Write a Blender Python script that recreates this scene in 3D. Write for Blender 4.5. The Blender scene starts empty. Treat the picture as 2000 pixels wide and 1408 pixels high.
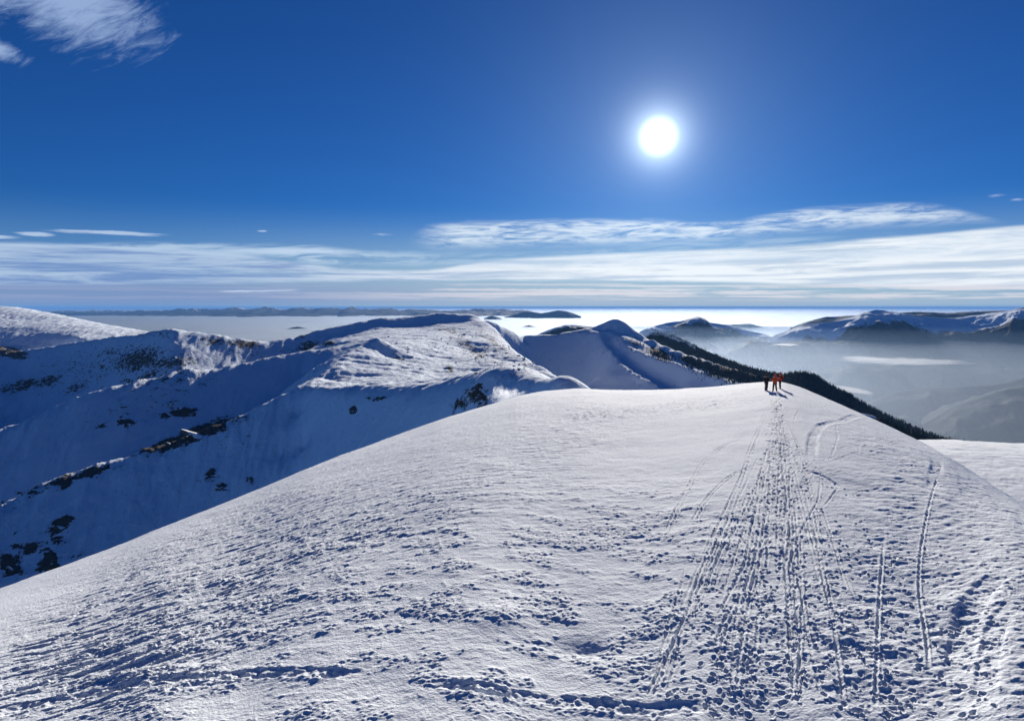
import bpy, math, random
import numpy as np
from mathutils import Vector, Matrix

random.seed(7)
sc = bpy.context.scene
C = sc.collection

# ------------------------------------------------------------------ camera, world, sun, exposure
F = 1333.0                     # focal length in photograph pixels (2000 wide)
PITCH = math.radians(4.46)
cp, sp = math.cos(PITCH), math.sin(PITCH)


def p2um(px, py):
    """pixel of the photograph -> (x/y, z/y) of its line of sight"""
    xs = (np.asarray(px, float) - 1000) / F
    ys = (704 - np.asarray(py, float)) / F
    d = cp + ys * sp
    return xs / d, (-sp + ys * cp) / d


def um2p(u, m):
    d = cp - sp * m
    return 1000 + F * u / d, 704 - F * (sp + cp * m) / d


cd = bpy.data.cameras.new('camera')
cam = bpy.data.objects.new('camera', cd)
C.objects.link(cam)
cd.sensor_width = 36
cd.lens = F / 2000 * 36
cd.clip_start = 0.5
cd.clip_end = 900000
cam.rotation_euler = (math.pi / 2 - PITCH, 0, 0)
sc.camera = cam

su, sm = p2um(1286, 267)
SUN_DIR = Vector((su, 1, sm)).normalized()
SUN_AZ = math.atan2(SUN_DIR.x, SUN_DIR.y)
SUN_EL = math.asin(SUN_DIR.z)

SKY_STRENGTH = 0.069
SUN_STRENGTH = 5.0
sc.view_settings.view_transform = 'Standard'
sc.view_settings.look = 'None'
sc.view_settings.gamma = 1
sc.view_settings.use_curve_mapping = False
sc.view_settings.exposure = 0.84
sc.cycles.use_denoising = True
sc.cycles.max_bounces = 5
sc.cycles.diffuse_bounces = 3
sc.cycles.glossy_bounces = 2
sc.cycles.volume_bounces = 1
sc.cycles.sample_clamp_indirect = 5

ld = bpy.data.lights.new('sun', 'SUN')
ld.energy = SUN_STRENGTH
ld.angle = math.radians(0.53)
ld.color = (1.0, 0.91, 0.78)
sun = bpy.data.objects.new('sun', ld)
C.objects.link(sun)
sun.rotation_euler = SUN_DIR.to_track_quat('Z', 'Y').to_euler()

world = bpy.data.worlds.new('World')
sc.world = world
world.use_nodes = True


class G:
    """tiny helper: node trees as expressions"""
    def __init__(s, tree):
        s.t = tree

    def n(s, typ, **kw):
        nd = s.t.nodes.new(typ)
        for k, v in kw.items():
            setattr(nd, k, v)
        return nd

    def put(s, sock, v):
        if isinstance(v, X):
            s.t.links.new(v.s, sock)
        elif isinstance(v, bpy.types.NodeSocket):
            s.t.links.new(v, sock)
        else:
            sock.default_value = v

    def m(s, op, *a, clamp=False):
        nd = s.n('ShaderNodeMath', operation=op, use_clamp=clamp)
        for i, v in enumerate(a):
            s.put(nd.inputs[i], v)
        return X(s, nd.outputs[0])

    def noise(s, vec, scale=1.0, detail=4.0, rough=0.5, dist=0.0, lac=2.0):
        nd = s.n('ShaderNodeTexNoise')
        s.put(nd.inputs['Vector'], vec)
        nd.inputs['Scale'].default_value = scale
        nd.inputs['Detail'].default_value = detail
        nd.inputs['Roughness'].default_value = rough
        nd.inputs['Distortion'].default_value = dist
        nd.inputs['Lacunarity'].default_value = lac
        return X(s, nd.outputs['Fac'])

    def comb(s, x, y, z):
        nd = s.n('ShaderNodeCombineXYZ')
        for i, v in enumerate((x, y, z)):
            s.put(nd.inputs[i], v)
        return X(s, nd.outputs[0])

    def sep(s, v):
        nd = s.n('ShaderNodeSeparateXYZ')
        s.put(nd.inputs[0], v)
        return [X(s, o) for o in nd.outputs]

    def step(s, v, a, b):
        nd = s.n('ShaderNodeMapRange', interpolation_type='SMOOTHSTEP')
        s.put(nd.inputs[0], v)
        s.put(nd.inputs[1], a)
        s.put(nd.inputs[2], b)
        return X(s, nd.outputs[0])

    def mix(s, f, a, b):
        nd = s.n('ShaderNodeMix', data_type='RGBA')
        s.put(nd.inputs[0], f)
        s.put(nd.inputs[6], a)
        s.put(nd.inputs[7], b)
        return X(s, nd.outputs[2])

    def curve(s, v, pts):
        """piecewise linear curve, x and y normalised inside"""
        xs = [p[0] for p in pts]
        ys = [p[1] for p in pts]
        x0, x1 = min(xs), max(xs)
        y0, y1 = min(ys), max(ys)
        if y1 - y0 < 1e-9:
            y1 = y0 + 1e-3
        nd = s.n('ShaderNodeFloatCurve')
        cm = nd.mapping
        c = cm.curves[0]
        q = [((x - x0) / (x1 - x0), (y - y0) / (y1 - y0)) for x, y in pts]
        c.points[0].location = q[0]
        c.points[1].location = q[-1]
        for a in q[1:-1]:
            c.points.new(*a)
        cm.update()
        nd.inputs['Factor'].default_value = 1
        s.put(nd.inputs['Value'], (v - x0) * (1.0 / (x1 - x0)))
        return X(s, nd.outputs[0]) * (y1 - y0) + y0


class X:
    def __init__(s, g, sock):
        s.g, s.s = g, sock

    def __add__(s, o): return s.g.m('ADD', s, o)
    def __radd__(s, o): return s.g.m('ADD', o, s)
    def __sub__(s, o): return s.g.m('SUBTRACT', s, o)
    def __rsub__(s, o): return s.g.m('SUBTRACT', o, s)
    def __mul__(s, o): return s.g.m('MULTIPLY', s, o)
    def __rmul__(s, o): return s.g.m('MULTIPLY', o, s)
    def __truediv__(s, o): return s.g.m('DIVIDE', s, o)


def build_world():
    g = G(world.node_tree)
    bg = world.node_tree.nodes['Background']
    out = world.node_tree.nodes['World Output']
    tc = g.n('ShaderNodeTexCoord')
    D = X(g, tc.outputs['Generated'])
    x, y, z = g.sep(D)
    A = g.m('ARCTAN2', x, y)
    hor = g.m('SQRT', x * x + y * y)
    T = z / g.m('MAXIMUM', hor, 0.02)

    def at(px, py):
        u, m = p2um(px, py)
        a = math.atan(u)
        return a, m * math.cos(a)

    def edge(pts):
        q = [at(*p) for p in pts]
        return g.curve(A, [(-3.15, q[0][1])] + q + [(3.15, q[-1][1])])

    sky = g.n('ShaderNodeTexSky', sky_type='NISHITA', sun_disc=False)
    sky.sun_elevation = SUN_EL
    sky.sun_rotation = SUN_AZ
    sky.altitude = 2000
    sky.air_density = 1
    sky.dust_density = 0.3
    sky.ozone_density = 3
    # the camera's rendition of a very clear winter sky
    tint = g.n('ShaderNodeMix', data_type='RGBA', blend_type='MULTIPLY')
    tint.inputs[0].default_value = 1
    g.put(tint.inputs[6], sky.outputs[0])
    tint.inputs[7].default_value = (0.066, 0.238, 0.505, 1)
    col = X(g, tint.outputs[2])
    # pale air just over the horizon, brighter towards the sun
    toward = g.m('COSINE', A - SUN_AZ)
    near = g.step(toward, 0.72, 1.0)
    hz = g.mix(near, (1.3, 2.6, 4.6, 1), (2.9, 4.2, 5.2, 1))
    f = g.m('SUBTRACT', 1, g.step(T, 0.0, 0.15), clamp=True)
    col = g.mix(f, col, hz)
    ahead = g.step(toward, 0.15, 0.6)      # the cloud deck thins out away from the sun's side

    # ---- clouds
    warp = g.noise(g.comb(A * 2.2, T * 9, 0.0), 1.0, 3, 0.5) - 0.5
    warp2 = g.noise(g.comb(A * 11, T * 60, 4.0), 1.0, 5, 0.6) - 0.5
    streak = g.noise(g.comb(A * 3.2 + T * 2, T * 75 - A * 2.0, 1.0), 1.0, 6, 0.62, 0.4)
    fine = g.noise(g.comb(A * 14 + T * 30, T * 120, 3.0), 1.0, 7, 0.65, 0.8)
    wisp = g.noise(g.comb(A * 9 + T * 26, T * 70 - A * 8, 7.0), 1.0, 8, 0.68, 1.6)
    Tw = T + warp * 0.012 + warp2 * 0.008

    def band(t, top, bot, st, sb):
        return g.step(top - t, 0.0, st) * g.step(t - bot, 0.0, sb)

    def dens(px, py):       # soft selector along azimuth
        return at(px, py)[0]

    # cirrus shelf at the top right
    top1 = edge([(700, 480), (800, 452), (870, 432), (1000, 428), (1250, 421), (1400, 428), (1500, 412), (1700, 396), (1830, 400), (1950, 425), (2100, 445)])
    bot1 = edge([(700, 490), (830, 496), (1000, 490), (1250, 486), (1500, 468), (1800, 448), (2100, 440)])
    side = g.step(A, dens(790, 450), dens(900, 450))
    c1 = band(Tw, top1, bot1, 0.012, 0.02) * side * g.step(wisp * 0.6 + fine * 0.4, 0.36, 0.58)
    # main white deck
    top2 = edge([(-100, 472), (60, 468), (300, 478), (430, 486), (520, 500), (620, 512), (760, 525), (900, 515), (1000, 503), (1250, 490), (1500, 478), (1700, 462), (1850, 450), (2100, 430)])
    bot2 = edge([(-100, 560), (300, 556), (600, 556), (900, 552), (1300, 554), (1600, 562), (2100, 566)])
    sparse = g.curve(A, [(-3.15, 0.28), (dens(300, 0), 0.27), (dens(600, 0), 0.31), (dens(900, 0), 0.20), (dens(1300, 0), 0.08), (dens(1800, 0), 0.16), (3.15, 0.3)])
    c2 = band(T + warp2 * 0.004 + warp * 0.006, top2, bot2, 0.006, 0.006) * g.step(streak * 0.75 + fine * 0.25, sparse, sparse + 0.22)
    # ragged patches above the deck at the left
    top3 = edge([(-100, 462), (300, 466), (600, 474), (760, 488), (900, 488), (1200, 480), (1600, 455), (2100, 435)])
    bot3 = edge([(-100, 480), (300, 495), (600, 520), (900, 530), (2100, 500)])
    left = g.m('SUBTRACT', 1, g.step(A, dens(620, 0), dens(900, 0)) * 0.45)
    c3 = band(Tw, top3, bot3, 0.01, 0.012) * left * g.step(streak * 0.5 + wisp * 0.5, 0.40, 0.58)
    # thin streaks low over the horizon
    top4 = edge([(-100, 545), (1000, 548), (2100, 545)])
    bot4 = edge([(-100, 592), (1000, 590), (2100, 592)])
    low = g.noise(g.comb(A * 3.0, T * 190, 11.0), 1.0, 5, 0.6, 0.3)
    c4 = band(T, top4, bot4, 0.01, 0.008) * g.step(low * 0.7 + fine * 0.3, 0.45, 0.56)
    # violet-grey veil under the deck, stronger at the left
    veil = band(T, edge([(-100, 520), (700, 535), (1100, 548), (1500, 556), (2100, 560)]),
                edge([(-100, 604), (2100, 604)]), 0.03, 0.01)
    # isolated cloudlets and the cirrus patch at the upper left
    spots = None
    for (px, py, rx, ry, gain) in ((65, 457, 38, 6, 1.0), (215, 455, 120, 5, 1.0), (512, 452, 16, 3, 1.0), (-30, 462, 60, 6, 1),
                                   (745, 458, 60, 6, .35), (510, 568, 90, 3, 1.2), (600, 492, 150, 7, .8), (1945, 382, 25, 6, .5), (1990, 390, 20, 5, .5)):
        a0, t0 = at(px, py)
        dx = (A - a0) * (F / rx)
        dy = (T + warp2 * 0.006 - t0) * (F / ry)
        q = g.m('SUBTRACT', 1, g.m('SQRT', dx * dx + dy * dy), clamp=True) * gain
        spots = q if spots is None else spots + q
    c5 = g.step(spots * 1.3 + (fine - 0.5) * 1.6 * g.m('MINIMUM', spots * 3, 1.0), 0.25, 0.9)

    def patch(px, py, rx, ry, rot):
        a0, t0 = at(px, py)
        dx = (A - a0) * F
        dy = (T - t0) * F
        c, s_ = math.cos(rot), math.sin(rot)
        ex = (dx * c + dy * s_) * (1 / rx)
        ey = (dy * c - dx * s_) * (1 / ry)
        return g.m('SUBTRACT', 1, g.m('SQRT', ex * ex + ey * ey), clamp=True)
    fib = g.noise(g.comb((A * 14 + T * 12), (T * 60 - A * 42), 2.0), 1.0, 9, 0.72, 0.5)
    p6 = g.m('MAXIMUM', patch(130, -5, 210, 120, -0.28), patch(-10, 95, 60, 26, -0.2))
    c6 = g.step(p6 * 1.1 + (fib - 0.5) * 1.5, 0.28, 1.0) * g.step(p6, 0.0, 0.2) * 0.8

    lit = g.step(A, dens(300, 0), dens(1150, 0))
    cloud = g.mix(lit, (3.4, 4.5, 6.1, 1), (7.2, 7.6, 8.0, 1))
    shade = g.noise(g.comb(A * 4.5, T * 85, 9.0), 1.0, 8, 0.68, 0.5)
    grey = g.mix(lit, (1.5, 2.5, 4.7, 1), (4.2, 5.1, 6.3, 1))
    cloud2 = g.mix(g.step(shade, 0.42, 0.62), cloud, grey)
    veilcol = g.mix(lit, (1.7, 2.5, 4.3, 1), (3.2, 4.0, 5.0, 1))
    lowcol = g.mix(lit, (2.2, 2.9, 4.6, 1), (6.4, 6.2, 6.6, 1))
    col = g.mix(veil * 0.9 * ahead, col, veilcol)
    col = g.mix(c2 * 0.95 * ahead, col, cloud2)
    col = g.mix(g.m('MULTIPLY', c1, 0.8, clamp=True) * ahead, col, g.mix(lit, (4.6, 5.7, 6.9, 1), (6.6, 7.4, 8.0, 1)))
    col = g.mix(c3 * 0.85, col, (4.3, 5.5, 6.9, 1))
    col = g.mix(c4 * 0.8 * ahead, col, lowcol)
    col = g.mix(c5 * 0.7, col, (4.6, 5.6, 7.2, 1))
    col = g.mix(c6, col, (2.9, 4.0, 6.2, 1))

    # ---- the sun's disc and the aureole round it
    dp = g.n('ShaderNodeVectorMath', operation='DOT_PRODUCT')
    g.put(dp.inputs[0], D)
    dp.inputs[1].default_value = SUN_DIR
    ang = g.m('ARCCOSINE', g.m('MINIMUM', X(g, dp.outputs['Value']), 1.0)) * 57.2958
    disc = (1 - g.step(ang, 0.2, 1.8)) * 9
    glow = g.m('POWER', 2.71828, ang * -1.05) * 26 + g.m('POWER', 2.71828, ang * -0.17) * 1.7
    tot = g.m('ADD', disc, glow)
    add = g.n('ShaderNodeMix', data_type='RGBA', blend_type='ADD')
    add.inputs[0].default_value = 1
    g.put(add.inputs[6], col)
    gc = g.n('ShaderNodeVectorMath', operation='SCALE')
    gc.inputs[0].default_value = (0.80, 0.93, 1.0)
    g.put(gc.inputs['Scale'], tot)
    g.put(add.inputs[7], gc.outputs[0])
    g.put(bg.inputs[0], add.outputs[2])
    bg.inputs[1].default_value = SKY_STRENGTH
    g.put(out.inputs[0], bg.outputs[0])


build_world()

# ------------------------------------------------------------------ numpy noise
def _hash(ix, iy, seed):
    h = (ix.astype(np.int64) * 374761393 + iy.astype(np.int64) * 668265263 + seed * 982451653) & 0xFFFFFFFF
    h = ((h ^ (h >> 13)) * 1274126177) & 0xFFFFFFFF
    return ((h ^ (h >> 16)) & 0xFFFF).astype(np.float32) / 65535.0


def noise(x, y, seed=0):
    """value-gradient noise in -1..1"""
    x0, y0 = np.floor(x), np.floor(y)
    fx, fy = (x - x0).astype(np.float32), (y - y0).astype(np.float32)
    ix, iy = x0.astype(np.int64), y0.astype(np.int64)
    wx = fx * fx * fx * (fx * (fx * 6 - 15) + 10)
    wy = fy * fy * fy * (fy * (fy * 6 - 15) + 10)

    def gr(dx, dy):
        a = _hash(ix + dx, iy + dy, seed) * np.float32(6.2831853)
        return np.cos(a) * (fx - dx) + np.sin(a) * (fy - dy)
    a = gr(0, 0) * (1 - wx) + gr(1, 0) * wx
    b = gr(0, 1) * (1 - wx) + gr(1, 1) * wx
    return (a * (1 - wy) + b * wy) * 1.5


def fbm(x, y, octv=4, seed=0, rough=0.5, ridged=False):
    s = 0
    a = 1.0
    t = 0
    for i in range(octv):
        n = noise(x, y, seed + i * 17)
        if ridged:
            n = 1 - 2 * np.abs(n)
        s = s + n * a
        t += a
        a *= rough
        x, y = x * 2.03 + 13.7, y * 2.03 + 7.1
    return s / t


def sstep(v, a, b):
    t = np.clip((v - a) / (b - a), 0, 1)
    return t * t * (3 - 2 * t)


def smooth1(v, k):
    if k < 1:
        return v
    w = np.hanning(2 * k + 3)[1:-1]
    w /= w.sum()
    return np.convolve(np.pad(v, k, mode='edge'), w, mode='valid')


# ------------------------------------------------------------------ mesh helpers
def link(ob, parent=None):
    C.objects.link(ob)
    if parent:
        ob.parent = parent
    return ob


def mesh_np(name, co, quads, mats, smooth=True, matidx=None):
    me = bpy.data.meshes.new(name)
    me.vertices.add(len(co))
    me.vertices.foreach_set('co', np.ascontiguousarray(co, np.float32).ravel())
    n, k = quads.shape
    me.loops.add(n * k)
    me.loops.foreach_set('vertex_index', np.ascontiguousarray(quads, np.int32).ravel())
    me.polygons.add(n)
    me.polygons.foreach_set('loop_start', np.arange(0, n * k, k, dtype=np.int32))
    me.polygons.foreach_set('loop_total', np.full(n, k, np.int32))
    me.polygons.foreach_set('use_smooth', np.full(n, smooth, bool))
    for m in mats:
        me.materials.append(m)
    if matidx is not None:
        me.polygons.foreach_set('material_index', np.ascontiguousarray(matidx, np.int32))
    me.update(calc_edges=True)
    return me


def grid_quads(nr, nc):
    i = np.arange(nr * nc).reshape(nr, nc)
    return np.stack([i[:-1, :-1], i[:-1, 1:], i[1:, 1:], i[1:, :-1]], -1).reshape(-1, 4)


def grid_mesh(name, Xa, Ya, Za, mats, attrs=None):
    nr, nc = Xa.shape
    me = mesh_np(name, np.stack([Xa, Ya, Za], -1).reshape(-1, 3), grid_quads(nr, nc), mats)
    for k, v in (attrs or {}).items():
        a = me.attributes.new(k, 'FLOAT', 'POINT')
        a.data.foreach_set('value', np.ascontiguousarray(np.broadcast_to(v, Xa.shape), np.float32).ravel())
    return me


def structure(name, me):
    o = bpy.data.objects.new(name, me)
    o['kind'] = 'structure'
    return link(o)


# ------------------------------------------------------------------ materials
def new_mat(name):
    m = bpy.data.materials.new(name)
    m.use_nodes = True
    g = G(m.node_tree)
    b = m.node_tree.nodes['Principled BSDF']
    return m, g, b


def snow_mat(name, bump_scales, color=(0.75, 0.84, 0.96), rock=False, forest=False, rough=0.9):
    m, g, b = new_mat(name)
    geo = g.n('ShaderNodeNewGeometry')
    P = X(g, geo.outputs['Position'])
    x, y, z = g.sep(P)
    h = None
    for sc_, amp, an in bump_scales:
        n = g.noise(g.comb(x * an, y, z * 1.0), sc_, 4, 0.6) * amp
        h = n if h is None else h + n
    tone = g.noise(P, bump_scales[0][0] * 0.23, 3, 0.5)
    col = g.mix(g.step(tone, 0.3, 0.7), (color[0] * .95, color[1] * .955, color[2] * .965, 1), (*color, 1))
    if rock or forest:
        at = g.n('ShaderNodeAttribute', attribute_name='rock')
        rk = X(g, at.outputs['Fac'])
    if rock:
        n1 = g.noise(g.comb(x, y, z * 2.2), 0.11, 7, 0.68, 0.6)
        n2 = g.noise(g.comb(x, y, z * 2.2), 0.5, 5, 0.7)
        v = rk + (n1 - 0.5) * 1.5 + (n2 - 0.5) * 0.5
        f = g.step(v, 0.465, 0.54)
        rc = g.mix(g.noise(P, 0.3, 5, 0.7), (0.03, 0.027, 0.025, 1), (0.17, 0.145, 0.125, 1))
        col = g.mix(f, col, rc)
        h = h + f * 0.6
    if forest:
        n1 = g.noise(P, 0.006, 8, 0.70, 0.3)
        n2 = g.noise(P, 0.08, 5, 0.75)
        v = rk + (n1 - 0.5) * 1.3 + (n2 - 0.5) * 0.5
        f = g.step(v, 0.46, 0.60)
        fc = g.mix(n2, (0.010, 0.016, 0.016, 1), (0.035, 0.045, 0.042, 1))
        col = g.mix(f, col, fc)
    bp = g.n('ShaderNodeBump')
    bp.inputs['Strength'].default_value = 1.0
    bp.inputs['Distance'].default_value = 1.0
    g.put(bp.inputs['Height'], h)
    g.put(b.inputs['Normal'], bp.outputs[0])
    g.put(b.inputs['Base Color'], col)
    b.inputs['Roughness'].default_value = rough
    b.inputs['Specular IOR Level'].default_value = 0.02
    return m


def plain_mat(name, col, rough=0.8, var=0.25, scale=8.0):
    m, g, b = new_mat(name)
    tc = g.n('ShaderNodeTexCoord')
    n = g.noise(X(g, tc.outputs['Object']), scale, 5, 0.6)
    g.put(b.inputs['Base Color'], g.mix(n, tuple(c * (1 - var) for c in col) + (1,), tuple(min(1, c * (1 + var)) for c in col) + (1,)))
    bp = g.n('ShaderNodeBump')
    bp.inputs['Distance'].default_value = 0.02
    g.put(bp.inputs['Height'], n)
    g.put(b.inputs['Normal'], bp.outputs[0])
    b.inputs['Roughness'].default_value = rough
    return m


M_near = snow_mat('wind_packed_snow', [(5.0, 0.020, 1.0), (14.0, 0.036, 1.0), (45.0, 0.006, 1.0)], color=(0.75, 0.81, 0.89))
M_mid = snow_mat('mountain_snow', [(0.06, 1.4, 1.6), (0.3, 0.7, 1.0), (1.2, 0.22, 1.0)], rock=True)
M_far = snow_mat('distant_snow_and_forest', [(0.01, 6.0, 1.0), (0.05, 2.0, 1.0)], forest=True)


def vol_mat(name, density, aniso, color=(1, 1, 1)):
    m = bpy.data.materials.new(name)
    m.use_nodes = True
    nt = m.node_tree
    nt.nodes.remove(nt.nodes['Principled BSDF'])
    v = nt.nodes.new('ShaderNodeVolumePrincipled')
    v.inputs['Color'].default_value = (*color, 1)
    v.inputs['Density'].default_value = density
    v.inputs['Anisotropy'].default_value = aniso
    nt.links.new(v.outputs[0], nt.nodes['Material Output'].inputs['Volume'])
    return m


# ------------------------------------------------------------------ NEAR SNOW RIDGE (people stand on its crest)
def cinterp(pts, u, k):
    uu = np.array([p[0] for p in pts])
    vv = np.array([p[1] for p in pts])
    return smooth1(np.interp(u, uu, vv), k)


NC = 1180
U = np.linspace(-0.88, 0.92, NC)
sil = [(-500, 1330), (-200, 1230), (0, 1150), (250, 1058), (500, 958), (600, 915), (700, 878), (780, 849), (860, 820), (960, 789), (1010, 774), (1060, 765),
       (1130, 759), (1200, 762), (1300, 761), (1400, 755), (1450, 750), (1500, 746), (1530, 747), (1562, 757), (1628, 784), (1670, 802),
       (1724, 826), (1787, 857), (1850, 889), (1895, 919), (1955, 958), (2000, 985), (2200, 1090), (2500, 1240)]
kx_ = [-500, 0, 300, 600, 900, 1060, 1200, 1400, 1500, 1620, 1787, 1900, 2000, 2500]
ky_ = [22.6, 37.7, 48.7, 66.0, 88.0, 102.0, 105.0, 98.6, 88.5, 73.2, 57.7, 48.6, 38.8, 27.0]
ka_ = [-0.099, -0.1, -0.095, -0.059, -0.014, 0.008, 0.008, 0.018, 0.045, 0.052, 0.042, 0.036, 0.04, 0.04]
su_, sm_ = p2um([p[0] for p in sil], [p[1] for p in sil])
ru_, _ = p2um(kx_, 900)
MS = cinterp(list(zip(su_, sm_)), U, 9)
YS = cinterp(list(zip(ru_, ky_)), U, 66)
AS = cinterp(list(zip(ru_, ka_)), U, 66)


MSM = smooth1(smooth1(MS, 100), 60)


def near_z(Y, ms, ys, a, p=3.0, msm=None):
    t = Y / ys
    if msm is not None:
        k = sstep(t, 0.35, 0.97)
        ms = ms * k + msm * (1 - k)
    inn = ms * ys - (a * (ys - Y) - (a - ms) * (ys - ys * np.clip(t, 0, 1) ** (p + 1)) / (p + 1))
    e = np.maximum(Y - ys, 0)
    out = ms * ys + ms * e - 0.9 * np.minimum(e, 60) ** 2 / (2 * 60) - np.maximum(e - 60, 0) * 0.9
    return np.where(Y <= ys, inn, out)


NR1, NR2 = 760, 60
YB = np.interp(U, [-.9, -.2, .1, .3, .6, .92], [13.5, 14, 13.5, 11.5, 9.5, 8.5])
w0, w1 = YB ** -0.6, (1.10 * YS) ** -0.6
q1 = np.linspace(0, 1, NR1)[:, None]
FY1 = (w0 * (1 - q1) + w1 * q1) ** (-1 / 0.6)
FY2 = YS * np.exp(np.linspace(math.log(1.11), math.log(3.2), NR2))[:, None]
FY = np.concatenate([FY1, FY2])
NR = NR1 + NR2
FU = np.broadcast_to(U[None, :], FY.shape)
FX = FU * FY
FZ = near_z(FY, MS[None, :], YS[None, :], AS[None, :], msm=MSM[None, :])
FPX, FPY = um2p(FU, FZ / FY)


def near_at(px, py):
    """world position on the near ridge seen at a pixel (nearest solution)"""
    u, m = p2um(px, py)
    ms = float(np.interp(u, U, MS))
    ys = float(np.interp(u, U, YS))
    a = float(np.interp(u, U, AS))
    Y = np.linspace(0.15, 1.0, 1600) * ys
    mm = near_z(Y, ms, ys, a, msm=float(np.interp(u, U, MSM))) / Y
    i = min(int(np.searchsorted(mm, m)), len(Y) - 1)
    return u * Y[i], Y[i]


def cell_window(x, y, rad):
    """rows and columns of the near grid within rad of a ground point"""
    u = x / y
    c0 = np.searchsorted(U, (x - rad) / y - 0.001) - 1
    c1 = np.searchsorted(U, (x + rad) / y + 0.001) + 1
    c = int(np.clip(np.searchsorted(U, u), 0, NC - 1))
    r0 = np.searchsorted(FY[:, c], y - rad) - 8
    r1 = np.searchsorted(FY[:, c], y + rad) + 8
    return max(r0, 0), min(r1, NR), max(c0, 0), min(c1, NC)


def blob(px, py, rx, ry, rot=0):
    dx, dy = FPX - px, FPY - py
    c, s = math.cos(rot), math.sin(rot)
    ex = (dx * c + dy * s) / rx
    ey = (dy * c - dx * s) / ry
    return np.exp(-(ex * ex + ey * ey))


DZ = 0.14 * fbm(FX / 14, FY / 14, 3, 3) * sstep(FY, 5, 20)
DZ += 0.03 * fbm(FX / 3.1, FY / 3.1, 3, 5) + 0.010 * fbm(FX / 0.5, FY / 0.4, 3, 9, 0.7)
# sastrugi: wind-carved steps, long with the wind and short across it
slab = slab2 = fine_r = 0
wsel = sstep(FPX, 500, 1250)
for deg, wt, sd in ((37, 1 - wsel, 0), (6, wsel, 500)):
    ca, sa = math.cos(math.radians(deg)), math.sin(math.radians(deg))
    wu = FX * ca + FY * sa
    wv = -FX * sa + FY * ca
    wob = fbm(wu / 5, wv / 5, 3, 21 + sd)
    n_a = fbm(wu / 2.2, (wv + wob * 0.5) / 0.40, 5, 31 + sd, 0.55)
    n_b = fbm(wu / 0.9, (wv + wob * 0.3) / 0.20, 3, 41 + sd, 0.55)
    slab = slab + wt * sstep(n_a, 0.02, 0.10)
    slab2 = slab2 + wt * sstep(n_b, 0.05, 0.15)
    fine_r = fine_r + wt * fbm(wu / 0.9, wv / 0.26, 4, 51 + sd)
m_sast = np.clip(blob(760, 960, 420, 120, -0.32) * 1.1 + blob(480, 1060, 300, 60, -0.3) + blob(1000, 850, 260, 60, -0.2) * .8 + blob(200, 1290, 300, 110, -0.25) * 1.1, 0, 1)
m_smooth = np.clip(blob(300, 1090, 420, 35, -0.38) + blob(1200, 850, 240, 60) + blob(1250, 920, 220, 50) + blob(-50, 1230, 200, 60), 0, 1)
m_big = blob(220, 1290, 260, 90, -0.2)
DZ += m_sast * (0.034 + 0.04 * m_big) * slab + m_sast * 0.026 * slab2
DZ += (0.004 + 0.012 * sstep(fbm(FX / 5, FY / 5, 3, 55), -.15, .35)) * fine_r * (1 - 0.5 * m_smooth)
# crusty broken lumps
patch_n = fbm(FX / 2.0, FY / 1.4, 5, 61, 0.66)
m_crust = np.clip(blob(950, 1180, 420, 210, -0.05) * 1.2 + blob(1150, 1030, 400, 70) * .8 + blob(600, 1250, 320, 150) * .8 + blob(640, 1100, 260, 70, -.3) * .6
                  + blob(1500, 1250, 500, 250) * .5 + blob(300, 1330, 400, 90) * .6 + blob(1400, 1000, 200, 60) * .4, 0, 1)
cwx = FX + 0.10 * noise(FX / .3, FY / .3, 77)
cwy = FY + 0.10 * noise(FX / .3, FY / .3, 78)
crust = np.clip(fbm((cwx * .97 + cwy * .2) / 0.34, (cwy * .97 - cwx * .2) / 0.21, 3, 71, .6, ridged=True) - .05, 0, 1) * 0.046 + np.clip(noise(cwx / 0.15, cwy / 0.12, 73), -.4, 1) * 0.026
DZ += m_crust * sstep(patch_n + 0.45 * fbm(FX / 9, FY / 6, 2, 66), -0.08, 0.26) * crust
DZ += m_crust * 0.07 * np.clip(patch_n, -.3, 1)
m_br = np.clip(blob(1320, 795, 170, 14, -0.09) * 1.3 + blob(1160, 812, 40, 9), 0, 1)
DZ += m_br * (np.abs(noise(FX / 0.6, FY / 0.6, 75)) * 0.09 + 0.05 * noise(FX / .5, FY / .5, 76))
# rough right-hand flank: frozen corrugation across the fall line
m_right = np.clip(blob(1850, 980, 110, 70, 0.6) * .8 + blob(1700, 850, 110, 40, .5) * .6 + blob(1900, 1100, 220, 200, 0.5) + blob(1880, 1320, 300, 160) * .9 + blob(1760, 1000, 160, 120) * .4 + blob(1560, 1300, 300, 200) * .35, 0, 1)
rr = fbm((FX * .95 + FY * .3) / 0.75, (FY * .95 - FX * .3) / 0.27, 4, 81, 0.6)
DZ += m_right * 0.055 * rr + m_right * 0.05 * fbm(FX / 1.6, FY / 1.0, 3, 83)
DZ += blob(1862, 1178, 34, 20) * 0.16 + blob(1950, 1345, 30, 10) * .06 + blob(980, 1205, 60, 30) * .15 - blob(1140, 1270, 50, 18) * 0.15
DZ -= blob(1660, 950, 70, 22, 0.3) * 0.12
DZ += 0.10 * fbm(FX / 3.5, FY / 3.5, 4, 93, .6) * np.exp(-((FY / YS[None, :] - 1) / .10) ** 2)
m_crest = np.exp(-((FPX - 1500) / 160) ** 2 - ((FPY - 775) / 30) ** 2)
DZ += m_crest * 0.03 * fbm(FX / 0.9, FY / .9, 3, 91)

rng = np.random.default_rng(5)


def stamp(x, y, fn, rad):
    r0, r1, c0, c1 = cell_window(x, y, rad)
    if r1 <= r0 or c1 <= c0:
        return
    s = (slice(r0, r1), slice(c0, c1))
    fn(s, FX[s] - x, FY[s] - y)


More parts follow.
